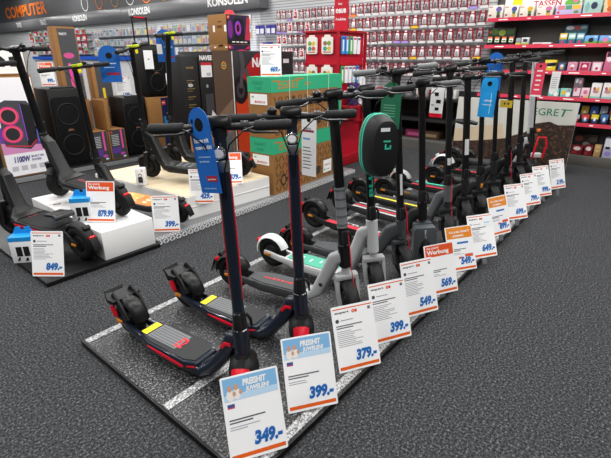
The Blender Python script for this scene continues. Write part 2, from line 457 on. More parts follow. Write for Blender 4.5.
    # folding latch
    mb = MB(mat('#1a1b1d', .35)); mb.sweep([A(hz+.025), A(hz+.05), A(hz+.09), A(hz+.11)], [.030, .029, .026, .022], n=16)
    mb.box(A(hz+.075, 0, -.03), (.03, .03, .075), rot=(-math.radians(lean), 0, 0), bev=.006)
    mb.sweep([A(hz+.09, .03, .0), A(hz+.06, .042, .012), A(hz+.02, .044, .02)], [.006, .007, .005], n=8)
    mb.build('folding_latch', r)
    # handlebar (own rotation about the stem)
    R2 = Matrix.Translation(tp) @ Matrix.Rotation(bary, 4, 'Z')
    hbm = MB(mat('#1c1c1e', .4))
    bp = lambda x, dy=0, dz=0: R2 @ V((x, .012*(abs(x)/.25)**2 + dy, rise*min(1, abs(x)/.1) - drop*max(0, abs(x)-.1) + dz))
    hbm.sweep([bp(-barw+.1), bp(-.1), bp(-.04), bp(.04), bp(.1), bp(barw-.1)], .0125, n=12)
    hbm.sweep([bp(0, 0, -.03), bp(0, 0, .018)], [.026, .024], n=16)
    hb_ = hbm.build('handlebar', r)
    for s in (-1, 1):
        g = MB(grip); g.sweep([bp(s*(barw-.125)), bp(s*(barw-.12)), bp(s*(barw-.07)), bp(s*(barw-.012)), bp(s*barw)], [.015, .0185, .017, .0185, .014], n=14); g.build('grip', hb_)
        g = MB(mat('#1d1d1f', .35))
        g.sweep([bp(s*(barw-.145)), bp(s*(barw-.17))], .019, n=14)
        g.sweep([bp(s*(barw-.155), -.012, -.005), bp(s*(barw-.12), -.05, -.012), bp(s*(barw-.04), -.062, -.014)], [.009, .007, .005], [.007, .005, .004], n=8)
        g.build('brake_lever', hb_)
    if display:
        g = MB(mat('#131314', .3)); g.box(R2 @ V((0, -.004, .016)), (.085, .062, .04), rot=(-.35, 0, bary), bev=.01)
        d = g.build('display', hb_)
    g = MB(mat('#18181a', .3)); g.sweep([bp(-.075, 0, .018), bp(-.075, 0, .03), bp(-.075, 0, .042)], [.02, .02, .006], n=14); g.sweep([bp(-.09), bp(-.06)], .018, n=12); g.build('bell', hb_)
    g = MB(BLACK)
    for s in (-1, 1):
        g.sweep([bp(s*.12, -.02), bp(s*.09, -.055, -.005), bp(s*.04, -.06, -.05), A(H-.14, s*.012, -.035), A(H-.24, s*.006, -stem_r-.002)], .0028, n=6)
    g.build('brake_cable', r)
    if light:
        g = MB(CHROME); p = A(H-.075, 0, -stem_r); g.sweep([p, p + V((0, -.022, -.002)), p + V((0, -.028, -.003))], [.016, .024, .021], n=18)
        hl = g.build('headlight', r)
        g = MB(mat('#f4f4f4', .15)); g.sweep([p + V((0, -.027, -.003)), p + V((0, -.0305, -.003))], [.0185, .015], n=18); g.build('lens', hl)
        if light == 2:
            g = MB(ALU); g.sweep([A(H-.11), A(H-.15)], stem_r+.002, n=16); g.box(A(H-.125, 0, -.024), (.03, .014, .034), bev=.004); g.build('lamp_bracket', r)
    if cable:
        g = MB(cable); g.sweep([A(.50, -.0, -.028), A(.44, -.03, -.045), A(.35, -.055, -.055), A(.25, -.055, -.06), A(.12, -.03, -.07)], .0024, n=6); g.build('red_cable', r)
    if kick:
        g = MB(MATTE); g.sweep([(-W*.8, y0+.1, deckz-.05), (-W-.03, y0+.12, .06), (-W-.06, y0+.13, .006)], .006, n=8); g.sweep([(-W-.06, y0+.145, .005), (-W-.06, y0+.115, .005)], .008, n=8); g.build('kickstand', r)
    if saddle:
        g = MB(MATTE); g.cyl((0, y1-.1, deckz), (0, y1-.04, .62), .017)
        g.box((0, y1-.1, deckz+.005), (.09, .09, .012), bev=.004); g.build('seat_post', r)
        g = MB(mat('#161617', .5)); g.sweep([(0, y1-.17, .645), (0, y1-.1, .655), (0, y1-.02, .655), (0, y1+.06, .66)], [.025, .04, .085, .07], [.018, .025, .032, .02], n=16, ref=(0, 0, 1)); g.build('saddle', r)
    r['_top'] = (tp.x, tp.y, tp.z)
    ax = V((0, tl, 1)).normalized(); S = Matrix.Translation(A(R)) @ Matrix.Rotation(math.radians(steer), 4, ax) @ Matrix.Translation(-A(R))
    for ob in r.children_recursive:
        nm = ob.name.split('.')[0]
        if nm in ('rear_wheel', 'wheel_hub', 'deck', 'grip_mat', 'side_stripe', 'neck', 'head_tube', 'rear_fender', 'brake_flap', 'tail_light', 'side_reflector', 'kickstand', 'red_cable', 'seat_post', 'saddle') or (nm == 'reflector'): 
            if not (nm == 'wheel_hub' and ob.parent.name.startswith('front_wheel')): continue
        ob.data.transform(S)
    return r

navy = dict(frame=NAVY, neck='swan', stemc=NAVY, stem_r=.022, fork='shroud', fender='split', stripe=RED, light=2, red_stem=True, sticker=True, hub=RED, W=.085, kick=False, hz=.295, L=.775, H=1.11, deckz=.088, lean=2.6, y0=.235, R=.102, steer=-58)
AF = 1.11       # where the front axles stand
Z = PZ + .005
LETTER_R = mat('#c8323a', .6); LETTER_W = mat('#a6a6a6', .6)
FS = []
def row(i, x, xr, label, **k):
    """x at the front wheel, xr at the rear wheel"""
    L = k.get('L', .76); rz = -math.atan2(xr - x, L)
    y = k.pop('y', AF)
    s = scooter(label, (x, y, Z), rz, **k); FS.append(s); return s
row(1, .955, .872, 'navy blue electric scooter with red stripes nearest the platform corner, behind the 349 card', barw=.245, text=('E2', RED, .34, .45, .4), **navy)
row(2, 1.325, 1.212, 'second navy blue electric scooter with red striped stem, behind the front 399 card', barw=.26, **navy)
row(3, 1.715, 1.53, 'electric scooter with dark deck, grey neck and silver tape wrapped round its black stem', frame=mat('#3a3c3e', .5), neckc=mat('#999b9c', .4), forkc=mat('#a6a8a9', .35), headc=BLACK,
    stem_r=.025, H=1.155, tape=True, light=1, cable=RED, text=('elite', LETTER_R, .25, .8, .12), fender='flap', barw=.27, kick=False, hz=.40, drop=.05, matc=mat('#4a4c4d', .85, bump=.5, bscale=500))
row(4, 1.99, 1.90, 'electric scooter with white frame, mint green deck mat and grey head tube', frame=mat('#c2c3c3', .35), neckc=mat('#a6a8a9', .4), headc=mat('#c0c2c3', .35), forkc=mat('#a6a8a9', .4), fenderc=mat('#dcdddd', .3), matc=mat('#45a086', .5),
    H=1.16, hz=.455, headl=.17, stem_r=.021, stemtext=('BLU:S', MINT, .62, .84), matpat=[(mat('#c5ddd6', .6), -.4, .2, .05, .23), (mat('#d9efe9', .6), -.05, .36, .4, .39), (mat('#d9efe9', .6), -.3, .55, .2, .58), (mat('#d9efe9', .6), -.1, .74, .35, .77)], barw=.26, kick=False)
row(5, 2.33, 2.13, 'plain dark grey electric scooter right behind the white and mint one', frame=mat('#3b3d3f', .5), H=1.235, fender='flap', neck='wide', grip=mat('#77797a', .6, bump=.4, bscale=500), barw=.25, rise=.03, cable=RED, stick=(.55, .68, .7), fork='shock', matc=mat('#434547', .85), light=0)
row(6, 2.62, 2.64, 'black electric scooter with red lettered deck and boxy grey front fender', frame=mat('#1e1f20', .5), headc=BLACK, matc=mat('#222325', .8), matpat=[(mat('#c01f34', .6), -.98, .0, -.3, 1)], text=('STREET', LETTER_W, .15, .85, .2), forkc=mat('#4a4e51', .4), fork='boxfender', fender='flap', R=.12, L=.98, H=1.165, grip=mat('#5d5f60', .6, bump=.4, bscale=500), barw=.24, hz=.40)
row(7, 3.05, 3.10, 'black electric scooter with white and red deck stripes and grey diagonal neck', frame=mat('#2a2b2c', .5), neckc=mat('#54575a', .4), headc=mat('#5d6062', .4), forkc=mat('#2a2c2d', .4), fork='shock', matpat=[(LETTER_W, -.95, 0, -.55, 1), (RED, -.3, 0, 0, 1), (LETTER_W, .45, .0, .75, 1)], H=1.24, hz=.42, cable=RED, barw=.25, fender='flap', L=1.03, R=.115, stick=(.60, .65, 1.1))
row(8, 3.39, 3.43, 'black electric scooter with a yellow deck stripe, seventh from the tape wrapped stem and behind the 649 card' if 0 else 'black electric scooter with yellow deck stripe behind the 649 card', frame=mat('#1b1c1d', .5), stripe=None, matpat=[(mat('#d6c42a', .6), -.75, 0, -.35, 1)], H=1.175, barw=.26, hz=.40, rise=.02, fork='fork', stem_r=.025, fender='flap', L=1.03, R=.12, stick=(.62, .74, 1.2))
row(9, 3.74, 3.70, 'black electric scooter with a black phone style display and brass coloured rear stays', frame=mat('#222324', .5), deckc=mat('#232425', .5), H=1.29, barw=.25, fork='shock', fender='arc', matc=mat('#252627', .8), stem_r=.019, L=.92)
row(10, 4.10, 4.06, 'black electric scooter with light grey rear fender and red and mint edged deck', frame=mat('#1f2021', .5), fenderc=mat('#a3a5a6', .35), matpat=[(RED, -.98, 0, -.62, 1), (MINT, .45, 0, .85, 1)], H=1.18, barw=.25, hz=.42, stem_r=.018, fender='flap', L=.95)
row(11, 4.52, 4.50, 'slim black electric scooter with a red cable, behind the 699 card', frame=BLACK, H=1.29, barw=.25, hz=.42, stem_r=.025, fork='shock', cable=RED, fender='arc')
row(12, 4.93, 4.94, 'black electric scooter with white rear fender and red deck edge, behind the 799 card', frame=mat('#191a1b', .45), fenderc=mat('#cfcfcf', .3), matpat=[(RED, -.95, 0, -.5, 1)], H=1.33, barw=.26, hz=.46, stem_r=.022, fork='shock', fender='flap', R=.125, L=.85, saddle=True)
row(13, 5.30, 5.34, 'large electric scooter with silver stem and red tubular front loop', frame=mat('#232425', .4), neckc=mat('#9d9fa1', .35), stemc=mat('#b9bbbd', .35), H=1.34, barw=.29, hz=.50, stem_r=.027, fork='shock', fender='flap', R=.135, L=.9, neck='wide', W=.09, rise=.02, tw=.034, deckz=.16)
big = FS[12]; FR0 = math.radians
mb = MB(RED); mb.sweep([(-.055, -.13, .30), (-.055, -.17, .46), (-.04, -.15, .53), (.04, -.15, .53), (.055, -.17, .46), (.055, -.13, .30)], .010, n=10, ref=(0, 1, .3))
mb.m(mat('#c8c9ca', .35)); mb.box((0, -.10, .33), (.10, .05, .05), bev=.01); bl = mb.build('bumper_loop', big); bl.data.transform(Matrix.Rotation(FR0(-48), 4, 'Z'))
mb = MB(mat('#e0702a', .4)); mb.box((.0, -.03, .585), (.05, .03, .03), bev=.006); mb.build('reflector', big)
row(14, 5.62, 5.60, 'black electric scooter with thick black stem at the far end of the platform', frame=BLACK, H=1.24, barw=.26, hz=.46, stem_r=.028, fork='shock', fender='arc', y=1.16, steer=-38)
mb = MB(AMBER); mb.box((-.02, -.10, .40), (.02, .012, .03), bev=.003); mb.build('reflector', FS[7])

# brass foot plates seen between the stems belong to the ninth scooter
mb = MB(mat('#a8834a', .35, metal=.7)); mb.box((-.065, .70, .12), (.012, .13, .03), bev=.003); mb.build('brass_stay', FS[8])
# ------------------------------------------------------------------ price cards (A4 in clear stands)
SKIN = mat('#c99a80', .6)
def card(label, x, y, z, yaw, tilt, price, kind='plain', w=.21, h=.297, group='price cards along the front platform', cents=None, px=(.47, .50), text='expert', ph=.050, stand=True):
    c = empty('price_card', label, 'price card', (x, y, z), 0, group)
    n = V((math.cos(yaw), math.sin(yaw), 0)); r = V((-n.y, n.x, 0)); u = V((0, 0, 1))*math.cos(tilt) - n*math.sin(tilt); m = r.cross(u)
    # local x->r, z->u, -y-> outward normal
    c.matrix_world = Matrix(((r.x, -m.x, u.x, x), (r.y, -m.y, u.y, y), (r.z, -m.z, u.z, z), (0, 0, 0, 1)))
    mb = MB(WHITEG); mb.prism(rrect(w, h, .006, y0=h/2), XZ, -.0012, .0012); mb.build('sheet', c)
    e = -.0016; bw = w - .014
    mb = MB(); rect(mb, ORANGE, -bw/2, .010, bw, .014, XZ, e); mb.build('foot_stripe', c)
    mb = MB()
    if kind == 'plain':
        rect(mb, ORANGE, -bw/2, h-.015, bw, .005, XZ, e); mb.build('head_stripe', c)
        mb = MB(); ink(mb, INK, text, -w*.43, h-.037, w*.34, .012, XZ, e, bold=.03)
        shape(mb, mat('#d8492a', .5), ell(w*.01, h-.031, .008, .008), XZ, e); shape(mb, mat('#d8492a', .5), ell(w*.075, h-.031, .006, .008), XZ, e)
        rect(mb, mat('#f0d9d0', .5), w*.0, h-.0335, .005, .005, XZ, e-.0002)
        rect(mb, mat('#6b6b6e', .6), w*.36, h-.036, .014, .014, XZ, e)
        mb.build('shop_mark', c)
    elif kind == 'werbung':
        rect(mb, mat('#df5527', .4), -bw/2, h-.072, bw, .066, XZ, e)
        ink(mb, WHITE, 'Aus unserer', -w*.42, h-.026, w*.42, .014, XZ, e-.0004); ink(mb, WHITE, 'Werbung', -w*.42, h-.066, w*.74, .034, XZ, e-.0004, bold=.035)
        mb.build('head_banner', c)
    elif kind == 'jubel':
        rect(mb, mat('#e5882a', .4), -bw/2, h-.080, bw, .074, XZ, e)
        ink(mb, WHITE, 'XXL-JUBEL-RABATT', -w*.38, h-.048, w*.78, .018, XZ, e-.0004, bold=.03); ink(mb, WHITE, 'SOMMER', -w*.25, h-.070, w*.42, .014, XZ, e-.0004, bold=.03)
        for i in range(7): rect(mb, YELLOW, -w*.44+i*w*.13, h-.02-(i % 2)*.052, .006, .005, XZ, e-.0004)
        mb.build('head_banner', c)
        mb = MB(); rect(mb, mat('#2b6fb8', .5), -w*.12, h-.118, w*.42, .013, XZ, e); rect(mb, mat('#d8592f', .5), w*.12, .088, w*.3, .02, XZ, e); rect(mb, mat('#d8592f', .5), -w*.12, .08, w*.16, .014, XZ, e); mb.build('logo', c)
    elif kind == 'photo':
        rect(mb, mat('#7fb3dd', .4), -bw/2, h-.086, bw, .08, XZ, e); rect(mb, mat('#b9d6ec', .4), -bw/2, h-.086, bw, .022, XZ, e-.0002)
        for sx, hh in ((-.075, .026), (-.052, .034)):
            shape(mb, mat('#e9e3dd', .6), ell(sx, h-.074+hh*.3, .014, .02), XZ, e-.0004); shape(mb, SKIN, ell(sx, h-.052+hh*.35, .008, .011), XZ, e-.0006)
            shape(mb, SKIN, ell(sx+.014, h-.07+hh*.3, .006, .009), XZ, e-.0006)
        ink(mb, WHITE, 'PREISHIT', -.028, h-.042, .088, .024, XZ, e-.0006, bold=.05, shear=.15); ink(mb, WHITE, 'JUWELEN!', -.02, h-.068, .088, .022, XZ, e-.0006, bold=.05, shear=.15)
        mb.build('head_banner', c)
        mb = MB(); rect(mb, mat('#46528c', .5), -w*.43, h-.108, .026, .012, XZ, e); rect(mb, mat('#c8496b', .5), -w*.43, h-.112, .026, .005, XZ, e); mb.build('logo', c)
    # body copy: rows of small print
    rs = random.Random(sum(map(ord, label))); mb = MB(); yy = h - (.062 if kind == 'plain' else .125)
    if kind == 'plain':
        shape(mb, mat('#4a4a4c', .6), ell(-w*.39, yy-.004, .009, .009), XZ, e); rect(mb, mat('#8e8e92', .6), -w*.31, yy-.006, w*.3, .004, XZ, e)
    k = 0; zz = yy - .03
    rect(mb, mat('#55555a', .6), -w*.43, zz, w*.62, .005, XZ, e); rect(mb, mat('#55555a', .6), -w*.43, zz-.010, w*.4, .005, XZ, e)
    zz -= .024
    while zz > .105:
        rect(mb, mat('#9b9ba0', .6), -w*.43, zz, w*rs.uniform(.28, .62), .003, XZ, e); zz -= .0085
    mb.build('small_print', c)
    mb = MB(); s = price
    wpx = w*(.50 if len(price) < 6 else .55)
    ink(mb, mat('#b9cde6', .4), s, w*.44-wpx-.0015, .040-.0015, wpx+.003, ph+.003, XZ, e-.0002, bold=.08, shear=.18)
    ink(mb, PRICE, s, w*.44-wpx, .040, wpx, ph, XZ, e-.0005, bold=.05, shear=.18); mb.build('price', c)
    if stand:
        dr = max(0, z - .046) if group.endswith('platform') else 0
        mb = MB(mat('#6f7173', .3)); mb.box((0, .012, .006 - dr/2), (w*.16, .012, .012 + dr), bev=.002); mb.build('card_holder', c)
    return c
FR = math.radians
CARDS = [(.762, .842, .046, -120, 25, '349.-', 'photo', 'price card with blue photo header reading 349, in front of the nearest navy scooter'),
 (1.057, .834, .044, -124, 24, '399.-', 'photo', 'price card with blue photo header reading 399, in front of the second navy scooter'),
 (1.382, .820, .044, -120, 24, '379.-', 'plain', 'white price card reading 379 with thin orange stripe, third in the front line'),
 (1.647, .797, .060, -118, 22, '399.-', 'plain', 'white price card reading 399 with thin orange stripe, fourth in the front line'),
 (1.955, .790, .064, -117, 21, '549.-', 'plain', 'white price card reading 549 with thin orange stripe, left of the orange bannered 569 card'),
 (2.224, .786, .070, -118, 20, '569.-', 'werbung', 'price card reading 569 under an orange advertising banner in the front line'),
 (2.640, .822, .045, -122, 24, '549.-', 'jubel', 'price card reading 549 under a patterned amber banner in the front line'),
 (2.835, .755, .090, -121, 24, '649.-', 'plain', 'white price card reading 649 in the front line'),
 (3.326, .792, .095, -112, 21, '899.-', 'jubel', 'narrow looking price card reading 899 under an amber banner in the front line'),
 (3.746, .790, .100, -121, 22, '699.-', 'plain', 'white price card reading 699 in the front line'),
 (4.262, .797, .089, -117, 23, '799.-', 'plain', 'white price card reading 799 in the front line'),
 (4.603, .780, .098, -119, 22, '999.-', 'plain', 'white price card reading 999 in the front line'),
 (4.90, .715, .120, -117, 18, '2199.-', 'plain', 'white price card reading 2199 at the far end of the front line')]
for (x, y, z, yw, tl, pr, kd, lb) in CARDS:
    o = card(lb, x, y, z, FR(yw), FR(tl), pr, kd)
    if pr == '649.-':
        mb = MB(); rect(mb, mat('#e8eef2', .3), .02, .215, .075, .06, XZ, -.003); rect(mb, mat('#9cc4dc', .4), .03, .235, .045, .006, XZ, -.0035); mb.build('sticker', o)
# ------------------------------------------------------------------ left display: base boards, risers, scooters facing the back
LG = 'electric scooters on the left display'
mb = MB(mat('#121213', .35)); mb.prism([(.80, 2.80), (1.62, 2.80), (1.62, 4.25), (.80, 4.25)], XY, 0, .03, bev=.004)
tag(mb.build('low_platform'), 'low black base board under the left scooters and the white box riser', 'platform')
mb = MB(mat('#e9e9e8', .3)); mb.prism([(1.205, 2.83), (1.60, 2.83), (1.62, 4.06), (1.21, 4.06)], XY, .031, .24, bev=.002)
wr = tag(mb.build('box_riser'), 'white glossy box riser on the black base board under the 879 scooter', 'riser')
mb = MB(mat('#2c2c2e', .5)); shape(mb, mat('#2c2c2e', .5), ell(1.28, 3.72, .03, .025), XY, .2415); shape(mb, mat('#e9e9e8', .3), ell(1.28, 3.72, .02, .012), XY, .242)
ink(mb, mat('#3a3a3c', .5), 'segway', 0, 0, .09, .02, lambda u, v, d: (1.33+u, 3.68-u*.1+v, .2418)); mb.build('logo', wr)
# aluminium chequer plate strip
CHK = mat('#77797b', .32, metal=.2); CHB = mat('#e2e3e4', .3, metal=.1)
mb = MB(CHK)
mb.prism([(1.625, 2.835), (4.52, 2.932), (4.52, 4.6), (1.625, 4.6)], XY, 0, .04)
dx = V((3.125, .105, 0)).normalized()
mb.m(CHB)
for i in range(96):
    p = V((1.65, 2.835, .02)) + dx*(.0300*i)
    for j, dz in enumerate((-.009, .009)):
        s = 1 if (i + j) % 2 else -1
        mb.box(p + V((0, -.001, dz)), (.024, .005, .009), rot=(0, s*.7, .034))
for i in range(96):
    for k in range(2):
        p = V((1.65, 2.855, .0405)) + dx*(.0300*i) + V((0, .03*k, 0)); s = 1 if (i+k) % 2 else -1
        mb.box(p, (.020, .006, .003), rot=(0, 0, s*.75))
tag(mb.build('chequer_plate'), 'silver aluminium chequer plate step along the left display', 'platform')
WOOD = ramp_mat('beige_top', 6, [(.3, '#cbb999'), (.7, '#d8c8aa')], .5, stretch=(1, 8, 1))
a = V((-.31, .95, 0)); P0 = V((2.24, 3.27, 0)); P1 = V((3.02, 3.00, 0))
mb = MB(mat('#e6e5e2', .35)); mb.prism([(2.06, 3.035), (3.02, 2.985), (3.02, 4.45), (1.95, 4.45)], XY, .041, .243)
mb.box((2.54, 3.008, .147), (.955, .006, .004), rot=(0, 0, -.052))
pl = mb.build('pedestal', flat=True); tag(pl, 'white sided pedestal with a pale beige top under the 429 and 579 scooters', 'pedestal')
mb = MB(WOOD); mb.prism([(2.068, 3.045), (3.012, 2.996), (3.012, 4.44), (1.96, 4.44)], XY, .243, .249); mb.build('top_board', pl, flat=True)
def back(label, xr, yr, xf, yf, z, **k):
    k.setdefault('steer', 8)
    L = math.hypot(xf-xr, yf-yr); k['L'] = L
    # local +y points from front wheel to rear wheel
    rz = math.atan2(yr - yf, xr - xf) - PI/2
    return scooter(label, (xf, yf, z), rz, group=LG, **k)
CH = mat('#151516', .45)
s1 = back('chunky black electric scooter with red accents standing on the low black base board', 1.13, 2.97, .98, 3.86, .031, roll=.04, R=.132, tw=.038, W=.125, frame=CH, neck='wide', H=1.28, stem_r=.03, hz=.56, deckz=.225, fender='flap', fenderc=MATTE, matc=mat('#1f1f20', .8, bump=.5, bscale=300), kick=True, barw=.3, stripe=RED, text=('GT', mat('#7c2026', .6), .08, .25, .3))
mb = MB(RED)
o = rrect(.075, .13, .02)
mb.prism(o, lambda u, v, d: (u, .150 - v*.50, .285 + v*.86 + d), .052, .060); mb.m(BLACK); mb.prism(rrect(.035, .05, .01), lambda u, v, d: (u, .150 - v*.50, .285 + v*.86 + d), .060, .066)
mb.build('neck_panel', s1)
mb = MB(mat('#1a1a1b', .4)); mb.box((0, .70, .31), (.13, .15, .02), rot=(.12, 0, 0), bev=.008); mb.m(mat('#3a3a3c', .3)); mb.sweep([(-.07, .76, .305), (.07, .76, .305)], .022, n=12); mb.build('rear_footrest', s1)
s2 = back('black electric scooter with a tall stem on the white box riser behind the 879 card', 1.49, 3.06, 1.42, 3.95, .241, R=.13, tw=.036, W=.108, frame=mat('#202021', .5), neck='wide', H=1.17, stem_r=.027, hz=.53, deckz=.205, fender='flap', fenderc=MATTE, barw=.31, cable=None, lean=3, steer=-68, roll=.12, matc=mat('#252526', .85, bump=.5, bscale=300), text=('segway', mat('#8a3034', .6), .3, .8, .18), light=0, rise=.02, kick=True)
s3 = back('slim black electric scooter with an orange deck mat behind the 399 card', 1.935, 2.99, 1.75, 3.86, .065, roll=.12, steer=-18, R=.115, W=.10, matc=mat('#d97a26', .4), matpat=[(mat('#e9a23a', .4), -.8, .0, .8, .45)] + [(mat('#f0dcc0', .5), -.6+.45*i, .1+.26*j, -.38+.45*i, .2+.26*j) for i in range(3) for j in range(3)], frame=CH, neck='arm', H=1.235, stem_r=.021, hz=.46, deckz=.15, fender='flap', fenderc=MATTE, barw=.27, display=False, cable=None, kick=False, lean=5)
s4 = back('black electric scooter with kickstand out on the pale pedestal, blue tag on its handlebar', 2.48, 3.16, 2.25, 3.86, .250, roll=.14, R=.115, W=.088, frame=CH, neck='wide', H=1.20, stem_r=.020, hz=.47, deckz=.16, fender='flap', fenderc=MATTE, barw=.28, bary=.1, display=False, kick=True, lean=5,
          matpat=[(mat('#77787a', .6), -.6+.4*i, .3+.2*j, -.42+.4*i, .42+.2*j) for i in range(3) for j in range(3)])
s5 = back('black electric scooter on the right end of the pale pedestal behind the 579 card', 2.84, 3.20, 2.57, 3.98, .250, roll=.06, R=.12, W=.085, frame=CH, neck='wide', H=1.31, stem_r=.024, hz=.48, deckz=.17, fender='flap', fenderc=MATTE, barw=.30, bary=.1, display=False, kick=False, lean=8)
for s in (s3, s4, s5):
    tp = V(s['_top']); mb = MB(mat('#b9c81e', .5)); mb.box(tp + V((0, .02, .012)), (.05, .10, .022), rot=(.1, 0, 0), bev=.006); mb.m(YELLOW); mb.box(tp + V((0, .048, -.03)), (.03, .008, .03), bev=.002); mb.build('stem_cap', s)

LC = 'price cards on the left display'
card('white price card reading 849 on the low black base board beside the blue topped box', .847, 2.885, .034, FR(-141), FR(17), '849.-', group=LC)
card('price card reading 879.99 with a red advertising banner on the white box riser', 1.305, 3.02, .245, FR(-143), FR(16), '879.99', 'werbung', group=LC)
card('white price card reading 399 on the chequer plate beside the white box riser', 1.776, 2.935, .045, FR(-136), FR(8), '399.-', group=LC)
card('white price card reading 429 leaning against the pale pedestal', 2.18, 2.985, .175, FR(-139), FR(8), '429.-', group=LC, stand=False)
card('price card reading 579 with a red advertising banner on the pedestal corner', 2.58, 3.05, .252, FR(-132), FR(24), '579.-', 'werbung', group=LC)
card('white price card reading 469 standing on the upper green topped carton', 3.17, 3.06, 1.192, FR(-136), FR(8), '469.-', group='price cards on cartons', w=.2, h=.29)

# small accessory boxes
def acc(label, x, y, z, rz, s=1, blue=True):
    e = empty('accessory_box', label, 'box', (x, y, z), rz, 'small boxes beside the left scooters')
    w, d, h = .125*s, .085*s, .17*s
    if not blue: w, d, h = .085, .07, .16
    mb = MB(mat('#ecedee', .4)); mb.box((0, 0, h/2), (w, d, h), bev=.002); mb.build('carton', e)
    mb = MB()
    if blue:
        mb.m(mat('#1f8fd6', .4)); mb.box((0, 0, h-.012), (w+.002, d+.002, .030))
        mb.prism([(-w/2, 0), (w/2, 0), (w*.32, .045*s), (.012, .045*s), (.012, .025*s), (-.012, .025*s), (-.012, .045*s), (-w*.32, .045*s)], XZ, -.002, .002)
        for v in mb.bm.verts:
            if abs(v.co.y) < .003 and v.co.z < .06 and abs(v.co.x) <= w/2+.001: v.co.z += h; v.co.y += d/2-.004
        mb.build('hanger_top', e, flat=True); mb = MB()
        for xx in (-.03, .012): rect(mb, mat('#1d1e20', .4), xx*s, .045*s, .034*s, .065*s, XZ, -d/2-.001)
        shape(mb, mat('#1d1e20', .4), [(-.035*s, .015*s), (-.02*s, .015*s), (-.012*s, .04*s), (-.022*s, .04*s)], XZ, -d/2-.001); shape(mb, mat('#1d1e20', .4), [(.01*s, .012*s), (.03*s, .012*s), (.03*s, .035*s), (.022*s, .035*s)], XZ, -d/2-.001)
        for yy in (-.02, .015): rect(mb, mat('#26272a', .4), yy*s, .03*s, .016*s, .09*s, lambda u, v, dd: (-w/2-.001, -u, v))
    else:
        shape(mb, mat('#1d1e20', .4), rrect(.042, .055, .01, y0=.055), XZ, -d/2-.001); shape(mb, mat('#4c4d50', .4), rrect(.018, .02, .004, y0=.055), XZ, -d/2-.0013)
        shape(mb, mat('#1d1e20', .4), rrect(.03, .03, .012, y0=.098), XZ, -d/2-.001); shape(mb, mat('#ecedee', .4), rrect(.02, .022, .009, y0=.096), XZ, -d/2-.0013)
        rect(mb, mat('#c4551f', .4), .015, .135, .012, .01, XZ, -d/2-.001)
    mb.build('printed_front', e, flat=True); return e
acc('white and blue accessory box on the black base board left of the 849 card', .855, 3.27, .031, FR(-40), 1.1)
acc('white and blue accessory box on the white riser left of the 879 card', 1.25, 3.16, .242, FR(-40), 1.05)
acc('small white box with a black lock picture at the left end of the pale pedestal', 2.03, 3.68, .25, FR(-45), blue=False)
acc('small white box with a black lock picture at the back of the pale pedestal', 2.66, 4.08, .25, FR(-45), blue=False)

